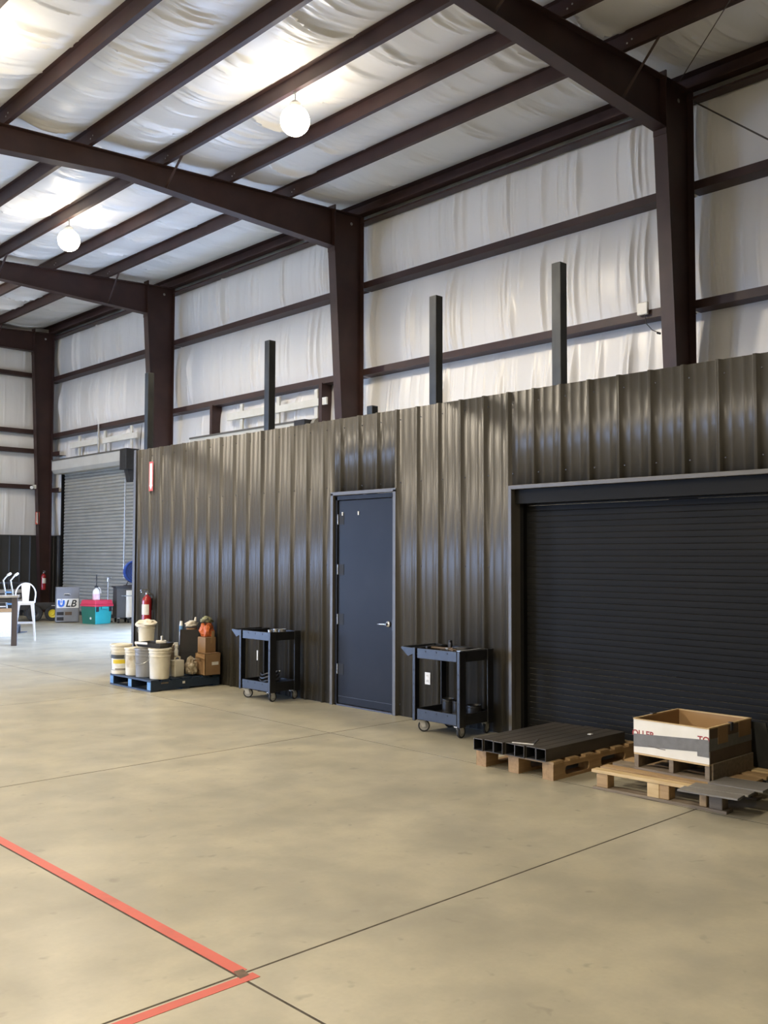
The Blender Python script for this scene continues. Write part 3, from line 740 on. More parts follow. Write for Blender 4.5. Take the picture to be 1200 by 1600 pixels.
# cart by the buckets: cups and hose
def cup(label, loc, r, h, m='zinc'):
    t = thing('metal_cup', label, 'cup', loc)
    MB().lathe([(0, 0), (r, 0), (r, h*.85), (r*1.08, h*.88), (r*1.08, h), (r*.9, h), (r*.9, .01), (0, .01)], (0, 0, 0), 20).build('cup_body', m, t, smooth=True)
    MB().lathe([(r*1.0, h*.35), (r*1.03, h*.4), (r*1.0, h*.45)], (0, 0, 0), 20).build('cup_band', m, t, smooth=True)
cup('small shiny steel cup on the cart edge, closest to the front leg', (6.56, 8.76, .736), .026, .075)
cup('round shiny steel cup second along the cart edge', (6.63, 8.75, .736), .030, .082)
cup('wide low steel tin at the near end of the cart', (6.74, 8.79, .736), .055, .075)
t = thing('air_hose', 'black hose coiled on the lower shelf of the cart', 'hose', (6.72, 8.98, .166))
pts = [(.10*math.cos(a), .15*math.sin(a)*(1-.02*a), .016+.006*a+.02*math.sin(2*a)**2) for a in np.linspace(0, 6*PI, 60)]
MB().tube(pts, .012, 6).build('hose_body', 'black_pl', t, smooth=True)
MB().tube([pts[-1], (pts[-1][0]+.02, pts[-1][1]-.05, .14)], .014, 8).build('fitting', 'zinc', t)

# ---- pails
def pail(label, loc, r, h, m='bucket', lid=True, group=None, bail=0.0, name='bucket'):
    t = thing(name, label, 'bucket', loc, 0, group)
    rb = r*.90
    prof = [(0, 0), (rb-.006, 0), (rb, .006), (r*.97, h*.72), (r*.975, h*.725), (r*1.03, h*.735), (r*1.03, h*.755), (r*.98, h*.765), (r*.985, h*.84), (r*1.04, h*.85), (r*1.04, h*.87), (r*.99, h*.88), (r, h*.93), (r*1.05, h*.935), (r*1.05, h*.955)]
    if not lid: prof += [(r*.99, h*.955), (rb*.98, .02), (0, .02)]
    MB().lathe(prof, (0, 0, 0), 32).build('body', m, t, smooth=True)
    if lid:
        MB().lathe([(r*1.045, h*.94), (r*1.075, h*.945), (r*1.08, h*.985), (r*1.06, h), (r*.97, h), (r*.955, h*.985), (0, h*.985)], (0, 0, 0), 32).build('lid', m, t, smooth=True)
        b = MB()
        for k in range(10):
            a = 2*PI*k/10; b.box(-.002, .002, -.003, .003, h*.94, h*.995)
            for i in range(len(b.v)-8, len(b.v)):
                x_, y_, z_ = b.v[i]; x_ += r*1.083; b.v[i] = (x_*math.cos(a)-y_*math.sin(a), x_*math.sin(a)+y_*math.cos(a), z_)
        b.build('lid_tab', m, t)
    pts = []
    for k in np.linspace(0, PI, 17):
        pts.append((r*1.06*math.cos(k+bail), r*1.06*math.sin(k+bail)*.98, h*.79-math.sin(k)*h*.34))
    MB().tube(pts, .0028, 6).build('bail_wire', 'zinc', t)
    return t
ZD = .142
A = pail('cream bucket with a dark and yellow label at the pallet corner', (6.04, 11.235, ZD), .130, .375)
for (z0, z1, a0, a1, m, n) in ((.05, .245, 2.85, 5.15, 'label_dark', 'label_edge'), (.055, .20, 3.05, 5.10, 'label_white', 'paper_label'), (.195, .245, 3.35, 5.15, 'label_dark', 'label_band'), (.135, .185, 3.35, 4.75, 'yellow', 'label_band'), (.06, .072, 3.6, 5.1, 'card_dark', 'label_line')):
    k = {'label_edge': .001, 'paper_label': .002, 'label_band': .003, 'label_line': .003}[n]
    rr = lambda z: .130*(.90+.07*min(1, z/(.375*.72)))+k
    MB().lathe([(rr(z0), z0), (rr(z1), z1)], (0, 0, 0), 18, 'z', a1-a0, a0).build(n, m, A, smooth=True)
B = pail('smaller stained cream pail between the labelled bucket and the grey bucket', (6.075, 10.98, ZD), .105, .345, 'bucket')
MB().lathe([(.105*.92+.001, .10), (.105*.966+.002, .245)], (0, 0, 0), 20, 'z', 2.6, 2.9).build('paper_label', 'bucket_dirty', B, smooth=True)
pail('grey plastic bucket standing under the black paint tray', (6.10, 10.725, ZD), .128, .355, 'grey_pl', bail=1.9)
pail('cream lidded bucket standing in front at the near pallet corner', (6.135, 10.44, ZD), .130, .372)
pail('cream bucket behind the front bucket, only its lid and side showing', (6.40, 10.80, ZD), .128, .372)
pail('cream pail partly hidden behind the charcoal sheet', (6.565, 11.0, ZD), .105, .355)
pail('cream bucket under the rag covered pail by the wall', (6.34, 11.13, ZD), .128, .372)
E_ = pail('cream pail stacked on another, covered with crumpled plastic', (6.34, 11.13, ZD+.374), .108, .26, 'bucket', lid=False)
def crumple(name, m, parent, c, rx, ry, rz, seed, n=14, amp=.25, flat=True):
    rg = random.Random(seed); bm = bmesh.new(); bmesh.ops.create_icosphere(bm, subdivisions=3, radius=1)
    from mathutils import noise
    off = Vector((rg.random()*50, rg.random()*50, rg.random()*50))
    for v in bm.verts:
        d = v.co.normalized(); k = 1+amp*noise.noise(d*2.2+off)*1.6+amp*.6*noise.noise(d*5.5+off)
        p = d*k
        z = p.z
        if flat and z < -.0: z = max(z, -.5) if not flat == 2 else z
        v.co = Vector((c[0]+p.x*rx, c[1]+p.y*ry, c[2]+max(z*rz, -rz*.55)))
    me = bpy.data.meshes.new(name); bm.to_mesh(me); bm.free(); me.materials.append(MT[m])
    me.polygons.foreach_set('use_smooth', [rg.random() < .5]*len(me.polygons))
    o = bpy.data.objects.new(name, me); COL.objects.link(o); o.parent = parent
    return o
crumple('plastic_cover', 'rag', E_, (0, 0, .245), .128, .128, .06, 3)
# paint tray on the grey bucket
t = thing('paint_tray', 'black paint tray with white rim lying on the bucket lids', 'tray', (6.155, 10.60, ZD+.374), .25)
b = MB(); b.hexa([(-.10, -.19, .0), (.10, -.19, .0), (.10, .19, .0), (-.10, .19, .0)], [(-.12, -.21, .055), (.12, -.21, .055), (.12, .21, .055), (-.12, .21, .055)])
b.f = [f for i, f in enumerate(b.f) if i != 1]
o = b.build('tray_body', 'black_pl', t); md = o.modifiers.new('s', 'SOLIDIFY'); md.thickness = .005
MB().box(-.128, -.118, .0, .21, .035, .062).box(-.128, -.04, .205, .217, .035, .062).build('tray_rim', 'label_white', t, bevel=.002)
t = thing('paint_roller', 'white paint roller resting in the black tray', 'roller', (6.18, 10.51, ZD+.385), -.6)
MB().tube([(-.05, 0, .05), (.07, 0, .05)], .026, 12).build('sleeve', 'rag', t, smooth=True)
MB().tube([(.07, 0, .05), (.09, 0, .05), (.09, -.03, .06), (.02, -.04, .08)], .004, 6).build('cage_wire', 'zinc', t)
MB().tube([(.02, -.04, .08), (.02, -.045, .13)], .013, 8).build('grip', 'white_pl', t, smooth=True)
# jug
t = thing('jug', 'cream square jug with a white neck beside the front bucket', 'jug', (6.395, 10.475, ZD), .15)
MB().box(-.075, .075, -.06, .06, 0, .205).build('body', 'bucket', t, bevel=.012)
MB().box(-.0765, -.074, -.045, .045, .03, .15).build('side_label', 'bucket_dirty', t)
MB().tube([(-.03, 0, .20), (-.03, 0, .235), (.01, 0, .25), (.05, 0, .235), (.05, 0, .20)], .012, 8).build('grip', 'bucket', t, smooth=True)
t = thing('spray_bottle', 'slim white bottle standing on the cream jug', 'bottle', (6.385, 10.47, ZD+.258))
MB().lathe([(0, 0), (.022, 0), (.024, .06), (.016, .09), (.024, .10), (.024, .135), (0, .14)], (0, 0, 0), 14).build('bottle_body', 'white_pl', t, smooth=True)
MB().box(-.035, .02, -.010, .010, .138, .165).build('nozzle', 'white_pl', t, bevel=.004)
# wrapped bundle
t = thing('wrapped_bundle', 'crumpled brown bundle in clear film between jug and cardboard boxes', 'bundle', (6.585, 10.45, ZD))
crumple('film_wrap', 'wrap', t, (0, 0, .09), .072, .085, .135, 9, amp=.25)
MB().box(-.12, .03, -.09, -.075, .205, .213).build('white_strip', 'label_white', t, rot=(.05, .12, .5))
# charcoal sheet leaning
t = thing('leaning_sheet', 'charcoal flat sheet leaning on the buckets and boxes', 'sheet', (6.68, 10.64, ZD), 0)
MB().hexa([(-.16, -.005, 0), (.10, -.005, 0), (.10, .005, 0), (-.16, .005, 0)], [(-.105, .045, .562), (.175, .045, .545), (.175, .055, .545), (-.105, .055, .562)]).build('sheet_body', 'sheet_dark', t)
MB().hexa([(-.164, -.008, 0), (-.157, -.008, 0), (-.157, .008, 0), (-.164, .008, 0)], [(-.109, .042, .563), (-.102, .042, .563), (-.102, .058, .563), (-.109, .058, .563)]).build('sheet_edge', 'darkmetal', t)
t = thing('white_tube', 'tall white tube with blue collar standing behind the charcoal sheet', 'tube', (6.815, 11.06, ZD))
MB().tube([(0, 0, 0), (.0, .0, .50)], .026, 12).build('tube_body', 'white_pl', t, smooth=True)
MB().tube([(0, 0, .50), (0, 0, .58)], .027, 12).build('tube_collar', 'bluelight', t, smooth=True); MB().tube([(0, 0, .58), (0, 0, .64)], [.026, .018], 12).build('tube_cap', 'white_pl', t, smooth=True)
t = thing('drop_cloth', 'crumpled off white cloth on a roll behind the charcoal sheet', 'cloth', (6.85, 10.86, ZD))
MB().lathe([(0, 0), (.07, 0), (.07, .56), (.04, .56), (.04, .54), (0, .54)], (0, 0, 0), 20).build('roll', 'card', t, smooth=True)
crumple('cloth_fold', 'rag', t, (-.0, 0, .60), .085, .06, .05, 21, amp=.35)
MB().tube([(.05, 0, .61), (.06, 0, .70)], [.022, .012], 8).build('cloth_corner', 'rag', t)
# cardboard boxes
t = thing('cardboard_box', 'lower brown cardboard box with an open flap and white label', 'box', (6.80, 10.395, ZD))
b = MB(); w_, d_, h_ = .115, .115, .275
b.box(-w_, w_, -d_, -d_+.006, 0, h_).box(-w_, w_, d_-.006, d_, 0, h_).box(-w_, -w_+.006, -d_, d_, 0, h_).box(w_-.006, w_, -d_, d_, 0, h_).box(-w_, w_, -d_, d_, 0, .006).box(-w_, w_, -d_, d_, h_-.006, h_)
b.build('carton', 'card', t)
MB().hexa([(-w_-.003, -d_, h_-.07), (-w_, -d_, h_-.07), (-w_, d_, h_-.02), (-w_-.003, d_, h_-.02)], [(-w_-.085, -.03, h_-.03), (-w_-.08, -.03, h_-.028), (-w_, .06, h_), (-w_-.004, .06, h_)]).build('flap', 'card_in', t, label='pale open flap')
MB().box(-.015, .085, -d_-.0015, -d_, .125, .165).build('paper_label', 'label_white', t)
t = thing('cardboard_box', 'upper brown cardboard box standing on the labelled box', 'box', (6.815, 10.44, ZD+.276), .04)
MB().box(-.085, .075, -.085, .085, 0, .195).build('carton', 'card', t, bevel=.003)
MB().box(-.005, .02, -.0865, .087, .12, .197).build('packing_tape', 'card_in', t)
t = thing('orange_bag', 'crumpled orange bag with olive cloth on top of the boxes', 'bag', (6.82, 10.45, ZD+.472))
crumple('bag_body', 'orange', t, (0, 0, .075), .085, .075, .14, 5, amp=.28)
crumple('cloth_top', 'olive', t, (-.005, 0, .205), .082, .06, .045, 6, amp=.35)
MB().tube([(-.05, -.05, .12), (-.08, -.05, .2), (-.03, -.06, .24), (.02, -.05, .16)], .006, 6).build('bag_strap', 'black_pl', t, smooth=True)
MB().box(.02, .055, -.088, -.07, .0, .075).build('paper_tag', 'card_in', t)

# ---- pallets
def blue_pallet():
    t = thing('pallet', 'dark blue pallet carrying the paint buckets and boxes', 'pallet', (5.95, 10.325, 0))
    L, Wd = 1.02, .985      # y, x ; stringers run along x, ends show on the -x side
    for k, yy in enumerate((0, L/2-.045, L-.09)):
        o = MB().box(.004, Wd, yy, yy+.09, .018, .118).build('stringer', 'bluepallet', t, bevel=.004)
        MB().box(-.002, .004, yy+.004, yy+.086, .022, .116).build('stringer_end', 'bluelight', o, bevel=.002, label='pale blue painted end')
    for k in range(7):
        xx = k*(Wd-.11)/6; MB().box(xx, xx+.11, 0, L, .118, .14).build('deck_board', 'bluepallet', t, bevel=.002)
    for xx in (0, Wd/2-.05, Wd-.10): MB().box(xx, xx+.10, 0, L, 0, .018).build('bottom_board', 'bluepallet', t)
    MB().box(.44, .475, -.002, 0, .07, .098).build('paper_tag', 'label_white', t)
    MB().box(.14, .24, -.0015, 0, .09, .105).build('scuff_plate', 'wood_grey', t)
blue_pallet()
def notched(b, x0, x1, y0, y1, z0, z1, holes):
    # a board along x with rounded closed openings: built from posts and rails with corner fillets
    zt, zb = z1-.03, z0+.022
    b.box(x0, x1, y0, y1, zt, z1).box(x0, x1, y0, y1, z0, zb)
    edges = [x0]+[e for h in holes for e in h]+[x1]
    for i in range(0, len(edges), 2): b.box(edges[i], edges[i+1], y0, y1, zb, zt)
    r = .028
    for h0, h1 in holes:
        for (cx, sx) in ((h0, 1), (h1, -1)):
            for (cz, sz) in ((zb, 1), (zt, -1)):
                poly = [(cx, cz)]+[(cx+sx*r*(1-math.sin(a)), cz+sz*r*(1-math.cos(a))) for a in np.linspace(0, PI/2, 5)]
                b.prism(poly, 'y', y0, y1)
t = thing('pallet', 'light wooden pallet under the dark steel tubes', 'pallet', (5.795, 4.275, 0), .0)
L, Wd = .745, 1.13
for k, yy in enumerate((0, L/2-.05, L-.10)):
    b = MB(); notched(b, 0, Wd, yy, yy+.10, 0.0, .118, [(.15, .46), (.62, .96)]); b.build('stringer', 'wood', t, bevel=.003)
for k in range(6):
    xx = k*(Wd-.12)/5; MB().box(xx, xx+.12, -.004, L+.004, .118, .138).build('deck_board', 'wood_y', t, bevel=.002)
# seven square tubes
tl = ['first from the camera side', 'second from the camera side', 'third from the camera side', 'fourth from the camera side', 'fifth from the camera side', 'sixth from the camera side', 'seventh, nearest the cart']
for k in range(7):
    s = .0925; y = 4.31+k*.0955; xo = 5.772-.008*k+(.0, .012, .004, .02, .0, .012, .006)[k]-.02
    t = thing('steel_tube', 'dark square steel tube on the wooden pallet, %s' % tl[k], 'steel tube', (xo, y, .1385), (.001, -.001, .001, 0, -.001, .001, 0)[k], 'square steel tubes on the pallet')
    Lt = 1.06; w = .006; b = MB()
    b.add([(0, 0, 0), (0, s, 0), (0, s, s), (0, 0, s), (0, w, w), (0, s-w, w), (0, s-w, s-w), (0, w, s-w)], [(0, 1, 5, 4), (1, 2, 6, 5), (2, 3, 7, 6), (3, 0, 4, 7)])
    b.add([(Lt, 0, 0), (Lt, s, 0), (Lt, s, s), (Lt, 0, s), (Lt, w, w), (Lt, s-w, w), (Lt, s-w, s-w), (Lt, w, s-w)], [(0, 1, 5, 4), (1, 2, 6, 5), (2, 3, 7, 6), (3, 0, 4, 7)])
    b.add([(0, 0, 0), (0, s, 0), (0, s, s), (0, 0, s), (Lt, 0, 0), (Lt, s, 0), (Lt, s, s), (Lt, 0, s)], [(0, 1, 5, 4), (1, 2, 6, 5), (2, 3, 7, 6), (3, 0, 4, 7)])
    b.build('tube_wall', 'steel_tube', t, bevel=.003)
    b = MB(); b.add([(0, w, w), (0, s-w, w), (0, s-w, s-w), (0, w, s-w), (Lt, w, w), (Lt, s-w, w), (Lt, s-w, s-w), (Lt, w, s-w)], [(0, 1, 5, 4), (1, 2, 6, 5), (2, 3, 7, 6), (3, 0, 4, 7)])
    b.build('tube_inside', 'black_in', t)
zt = .1385+.0925
t = thing('angle_bracket', 'thin bent steel strip lying on the tube ends', 'bracket', (5.80, 4.56, zt+.001), .35)
MB().box(-.005, .012, -.085, .085, 0, .004).build('bright_leg', 'white_pl', t); MB().box(.012, .20, -.085, -.065, 0, .004).build('dark_leg', 'darkmetal', t, rot=(0, 0, .12))
o = MB().box(-.02, .02, -.015, .015, 0, .004).build('paper_scrap', 'label_white', None, loc=(6.50, 4.43, zt+.001), bevel=.001); tag(o, 'tiny white scrap of paper lying on the steel tubes', 'paper')

# pallet with the box
PB = (5.86, 2.965); rzB = .045
t = thing('pallet', 'worn wooden pallet under the white roller box and grey planks', 'pallet', (PB[0], PB[1], 0), rzB)
L, Wd = .985, 1.02
for i, xx in enumerate((0, .47, .92)):
    MB().box(xx, xx+.10, 0, L, 0, .02).build('bottom_board', 'wood_grey', t, bevel=.003)
    for j, yy in enumerate((.03, .40, L-.12)):
        MB().box(xx+.005, xx+.095, yy, yy+.09, .02, .118).build('block', 'wood_y' if j else 'wood_grey', t, bevel=.005)
MB().box(.0, .055, .47, .56, .02, .118).build('block', 'wood_pale', t, bevel=.005); MB().box(.01, .05, .14, .19, .02, .118).build('block', 'wood_y', t, bevel=.005, rot=(0, 0, 0))
for k, (xx, ww, m) in enumerate(((-.005, .075, 'wood_pale'), (.115, .10, 'wood_y'), (.285, .12, 'wood_grey'), (.45, .12, 'wood_y'), (.62, .10, 'wood_y'), (.77, .10, 'wood_pale'), (.93, .095, 'wood_y'))):
    MB().box(xx, xx+ww, -.005, L+.005, .118, .140).build('deck_board', m, t, bevel=.002)
# grey planks
for (x0, y0, wx, ly, rz, lab) in ((5.715, 2.82, .125, .385, .13, 'grey plank at the pallet edge, closest to the camera'), (5.848, 2.815, .135, .385, .13, 'grey plank second from the pallet edge'), (6.02, 2.80, .25, .36, .10, 'wide grey plank beside the box, furthest in')):
    t = thing('grey_plank', lab, 'plank', (x0, y0, .1405), rz)
    MB().box(0, wx, 0, ly, 0, .012).build('plank_body', 'greyboard', t, bevel=.001)
    MB().box(0, wx, -.002, 0, 0, .011).build('plank_edge', 'darkmetal', t)
# skid + box
t = thing('wooden_skid', 'small dark wooden skid between the white box and the pallet', 'skid', (6.035, 3.172, .1405), .0)
bw, bd = .575, .62      # y, x
for yy in (0, bw/2-.02, bw-.035): MB().box(0.004, bd, yy, yy+.035, .016, .105).build('runner', 'wood_grey', t, bevel=.003)
for xx in (0, .16, .34, .52): MB().box(xx, xx+.10, 0, bw, .105, .118).build('deck_board', 'wood_pale' if xx == 0 else 'wood_grey', t, bevel=.002)
MB().box(0.03, bd, -.012, 0, .004, .117).build('side_board', 'wood_grey', t)
for xx in (0, bd-.1): MB().box(xx, xx+.1, 0, bw, 0, .016).build('bottom_board', 'wood_grey', t)
zb = .1405+.1185; hb = .235
t = thing('open_box', 'open white and brown box with grey tape and red lettering', 'box', (6.035, 3.172, zb), 0)
th = .012
MB().box(0, th, 0, bw, 0, hb).build('front_panel', 'card_white', t, label='white printed front')
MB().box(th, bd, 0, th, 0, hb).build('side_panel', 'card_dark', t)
MB().box(th, bd, bw-th, bw, 0, hb).build('side_panel', 'card', t)
MB().box(bd-th, bd, th, bw-th, 0, hb).build('back_panel', 'card_in', t)
MB().box(th, bd-th, th, bw-th, 0, .006).build('base_panel', 'card_in', t)
MB().box(th-.001, th+.004, th, bw-th, .006, hb-.002).box(th+.004, bd-th, th-.001, th+.004, .006, hb-.002).box(th+.004, bd-th, bw-th-.004, bw-th+.001, .006, hb-.002).build('inner_lining', 'card_in', t)
MB().box(-.001, bd+.001, -.003, th+.003, hb-.002, hb+.007).box(-.001, bd+.001, bw-th-.003, bw+.003, hb-.002, hb+.007).box(bd-th-.003, bd+.003, th, bw-th, hb-.002, hb+.007).box(-.003, th+.003, th, bw-th, hb-.002, hb+.004).build('rim_strip', 'wood_pale', t)
MB().hexa([(-.0022, 0, .08), (0, 0, .08), (0, bw, .042), (-.0022, bw, .042)], [(-.0022, 0, .163), (0, 0, .163), (0, bw, .131), (-.0022, bw, .131)]).build('tape_band', 'tape_grey', t, label='grey tape around the front'); MB().box(0, bd, -.0022, 0, .085, .165).build('tape_band', 'tape_grey', t)
MB().box(-.0024, -.0002, .0, .085, .045, .12).build('tape_end', 'tape_grey', t)
text('lettering', 'OLLER', 'red_print', t, .062, (-.0012, bw+.012, .117), (PI/2, 0, -PI/2), sx=.98)
text('lettering', 'TO', 'red_print', t, .062, (-.0014, .082, .139), (PI/2, 0, -PI/2), sx=.98)
b = MB()
b.tube([(-.001, bw-.12, .06), (-.001, bw-.2, .052), (-.001, bw-.25, .05)], .0025, 4).build('torn_edge', 'card_dark', t)
MB().box(.12, .26, -.0045, -.0022, .12, hb).build('tape_patch', 'card', t); MB().box(.42, .60, -.0045, -.0022, .13, hb).build('tape_patch', 'card', t)
MB().box(.30, .33, -.010, .016, .19, hb+.012).build('latch', 'darkmetal', t); MB().box(.24, .30, bw-.01, bw+.012, hb-.03, hb+.014).build('latch', 'darkmetal', t)
o = MB().hexa([(0, 0, 0), (.012, 0, 0), (.012, .20, 0), (0, .20, 0)], [(-.05, .03, .33), (-.038, .03, .33), (-.038, .19, .33), (-.05, .19, .33)]).build('leaning_board', 'steel_post', None, loc=(6.735, 3.05, .1405)); tag(o, 'thin grey board leaning against the back of the white box', 'board')

# ---- floor tape
o = MB().box(2.228, 2.285, 3.185, 12.5, .0003, .0016).build('floor_tape', 'red_tape'); tag(o, 'long red floor tape line running away beside the slab joint', 'tape')
o = MB().box(-2.0, 2.285, 3.098, 3.150, .0003, .0016).build('floor_tape', 'red_tape'); tag(o, 'red floor tape line crossing towards the lower edge of the view', 'tape')
o = MB().hexa([(2.215, 3.135, .0017), (2.262, 3.14, .0017), (2.275, 3.20, .0017), (2.232, 3.205, .0017)], [(2.215, 3.135, .0022), (2.262, 3.14, .0022), (2.275, 3.20, .0022), (2.232, 3.205, .0022)]).build('worn_patch', 'dark_patch'); tag(o, 'dark worn patch where the two red tape lines meet', 'patch')

# ================================================================== FAR END
# grey cabinet with the sticker
vd = math.atan2(10.55, 22.3)       # bearing of the line of sight
t = thing('steel_cabinet', 'grey steel cabinet with a blue and black sticker', 'cabinet', (10.56, 22.35, 0), -vd+.06)
cw, chh, cdp = .55, .87, .34       # front faces local -y
MB().box(-cw/2, cw/2, 0, cdp, .015, chh).build('body', 'cab', t, bevel=.008)
MB().box(-cw/2+.01, cw/2-.02, -.012, 0, .03, chh-.01).build('door', 'cab', t, bevel=.004)
MB().box(-.09, .06, -.03, -.012, .665, .715).build('handle', 'chrome', t, bevel=.006); MB().box(-.07, .04, -.032, -.03, .672, .69).build('handle_recess', 'ink', t)
for (xa, xb, za, zb_, m) in ((-.25, -.09, .185, .265, 'ink'), (-.06, .10, .185, .265, 'card_dark'), (-.25, -.09, .055, .14, 'ink')):
    MB().box(xa, xb, -.0145, -.012, za, zb_).build('plate', m, t)
st = MB().box(-.255, .255, -.0145, -.012, .36, .585).build('sticker', 'label_white', t)
text('lettering', 'LB', 'ink', st, .235, (-.055, -.0155, .39), (PI/2, 0, 0), shear=.25, sx=1.0)
b = MB(); pts = []
for a in np.linspace(PI, 2*PI, 14): pts.append((-.15+.055*math.cos(a), -.0155, .465+.06*math.sin(a)))
b2 = MB(); path = [(-.205, -.0155, .55)]+pts+[(-.095, -.0155, .55)]
for p, q in zip(path, path[1:]):
    pv, qv = Vector(p), Vector(q); d = (qv-pv).normalized(); n = Vector((d.z, 0, -d.x))*.026
    b2.add([pv-n, pv+n, qv+n, qv-n], [(0, 1, 2, 3)])
b2.build('logo_mark', 'logo_blue', st)
MB().add([(-.148, -.0158, .575), (-.172, -.0158, .50), (-.152, -.0158, .50), (-.165, -.0158, .44), (-.13, -.0158, .52), (-.15, -.0158, .52), (-.13, -.0158, .575)], [(0, 1, 2, 3, 4, 5, 6)]).build('logo_bolt', 'logo_blue', st)
for sx in (-1, 1): MB().lathe([(0, -.012), (.03, -.012), (.035, 0), (.03, .012), (0, .012)], (sx*.25, .18, .035), 14, 'x').build('foot', 'tyre', t)

# tote
t = thing('storage_tote', 'teal storage tote with a red lid in front of the roller door', 'tote', (10.95, 21.60, 0), .20)
def frust(b, w0, d0, w1, d1, z0, z1):
    q = lambda w, d, z: [(-w, -d, z), (w, -d, z), (w, d, z), (-w, d, z)]
    return b.hexa(q(w0, d0, z0), q(w1, d1, z1))
frust(MB(), .225, .235, .255, .265, 0, .43).build('body', 'teal', t, bevel=.015)
MB().hexa([(-.2275, -.235, .0), (-.224, -.235, .0), (-.224, .235, .0), (-.2275, .235, .0)], [(-.2575, -.265, .43), (-.254, -.265, .43), (-.254, .265, .43), (-.2575, .265, .43)]).build('shaded_side', 'teal_shade', t, label='side coloured darker as if in shade')  # thin overlay, colours the side turned from the daylight as shaded
b = MB(); b.box(-.275, .275, -.285, .285, .42, .475); frust(b, .265, .275, .245, .255, .475, .575).build('lid', 'pink', t, bevel=.012)
for xx in (-.19, .19): MB().box(xx-.035, xx+.035, -.282, -.22, .30, .415).build('latch', 'ink', t, bevel=.006)
MB().box(-.09, .09, -.305, -.26, .36, .42).build('handle', 'teal', t, bevel=.008)
MB().lathe([(0, 0), (.03, 0), (.03, -.006), (0, -.006)], (-.2365, -.08, .14), 12, 'x').build('badge', 'label_white', t)
t = thing('sprayer_jug', 'translucent pump jug of pink fluid standing on the tote lid', 'jug', (10.93, 21.60, .577))
MB().lathe([(0, 0), (.085, 0), (.088, .02), (.088, .14)], (0, 0, 0), 20).build('fluid_part', 'fluid', t, smooth=True, label='lower part tinted by pink fluid')
MB().lathe([(.088, .14), (.086, .20), (.06, .25), (.032, .27), (.032, .30), (0, .30)], (0, 0, 0), 20).build('body', 'white_pl', t, smooth=True)
MB().lathe([(0, .29), (.045, .29), (.045, .325), (.012, .34), (.009, .46), (.012, .46), (.014, .52), (.014, .60), (0, .61)], (0, 0, 0), 14).build('pump', 'black_pl', t, smooth=True)
MB().tube([(.05, 0, .30), (.09, -.03, .25), (.10, -.04, .15)], .008, 6).build('hose', 'white_pl', t)

# tool bench with fan
t = thing('tool_cabinet', 'dark rolling tool cabinet with a white end panel beside the tote', 'tool cabinet', (11.62, 21.25, 0), -.30)
MB().box(-.30, .42, 0, .50, .13, .86).build('body', 'sheet_dark', t, bevel=.006)
MB().box(-.33, .45, -.03, .53, .86, .90).build('worktop', 'darkmetal', t, bevel=.006)
MB().box(-.29, .41, -.012, 0, .16, .84).build('front', 'sheet_dark', t)
MB().box(-.08, .07, -.05, -.012, .14, .80).build('end_panel', 'white_pl', t, bevel=.006, label='white upright panel')
MB().box(-.20, .06, -.062, -.05, .66, .675).build('handle', 'chrome', t)
for xx in (-.24, .0, .36):
    for yy in (.06, .44):
        MB().lathe([(0, -.02), (.05, -.02), (.058, -.008), (.058, .008), (.05, .02), (0, .02)], (xx, yy, .058), 16, 'x').build('caster', 'tyre', t, smooth=True)
        MB().box(xx-.03, xx+.03, yy-.03, yy+.03, .11, .131).build('caster_plate', 'zinc', t)
t = thing('drum_fan', 'round blue drum fan standing on the dark tool cabinet', 'fan', (11.72, 21.28, .918), -.25)
MB().lathe([(.27, -.09), (.285, -.09), (.29, 0), (.285, .09), (.27, .09), (.27, -.09)], (0.10, .12, .33), 32, 'y').build('drum', 'blue', t, smooth=True)
MB().lathe([(0, .03), (.27, .03)], (0.10, .12, .33), 32, 'y').build('back_plate', 'blue', t)
for k in range(5): MB().lathe([(.05+.045*k, -.085), (.055+.045*k, -.088), (.06+.045*k, -.085)], (0.10, .12, .33), 28, 'y').build('grille_ring', 'darkmetal', t)
MB().cyl((0.10, .05, .33), .05, .05, 'y', 16).build('hub', 'chrome', t, smooth=True)
MB().tube([(-.12, .12, .0), (-.08, .12, .10), (.10, .12, .03), (.28, .12, .10), (.30, .12, .0)], .016, 8).box(-.16, .34, .0, .24, -.016, .004).build('fan_stand', 'darkmetal', t)
t = thing('metal_stand', 'slim metal stand with a small head behind the tote', 'stand', (11.45, 22.0, 0))
MB().tube([(0, 0, .02), (0, 0, 1.0)], .014, 8).build('stem', 'zinc', t); MB().tube([(0, 0, 1.0), (.0, 0, 1.08), (.06, -.02, 1.10)], .03, 8).build('head', 'chrome', t, smooth=True)
MB().cyl((0, 0, 0), .12, .02).build('foot', 'darkmetal', t)

# trailer cart with yellow wheels
t = thing('garden_trailer', 'black flat trailer with a yellow rimmed wheel behind the stool', 'trailer', (10.38, 23.7, 0), -.43)
MB().box(-1.7, .55, -.30, .45, .34, .40).build('bed', 'darkmetal', t, bevel=.01)
MB().box(-1.7, .55, -.34, -.30, .28, .46).build('side_rail', 'black_pl', t, bevel=.006)
for xx in (-.9, .35): MB().box(xx, xx+.22, -.345, -.34, .36, .39).build('reflector', 'label_white', t)
def wheel(parent, x, y, r, rim, w=.09):
    o = MB().lathe([(r*.55, -w/2), (r*.9, -w/2), (r, -w*.3), (r, w*.3), (r*.9, w/2), (r*.55, w/2)], (x, y, r), 26, 'y').build('wheel', 'tyre', parent, smooth=True)
    MB().lathe([(0, -w*.35), (r*.2, -w*.5), (r*.3, -w*.3), (r*.58, -w*.42), (r*.58, w*.4), (0, w*.4)], (x, y, r), 22, 'y').build('rim', rim, o, smooth=True)
wheel(t, .38, -.40, .19, 'yellow_rim'); wheel(t, -.05, -.42, .20, 'black_pl', .12); wheel(t, .38, .50, .19, 'yellow_rim'); wheel(t, -1.4, -.40, .19, 'yellow_rim')
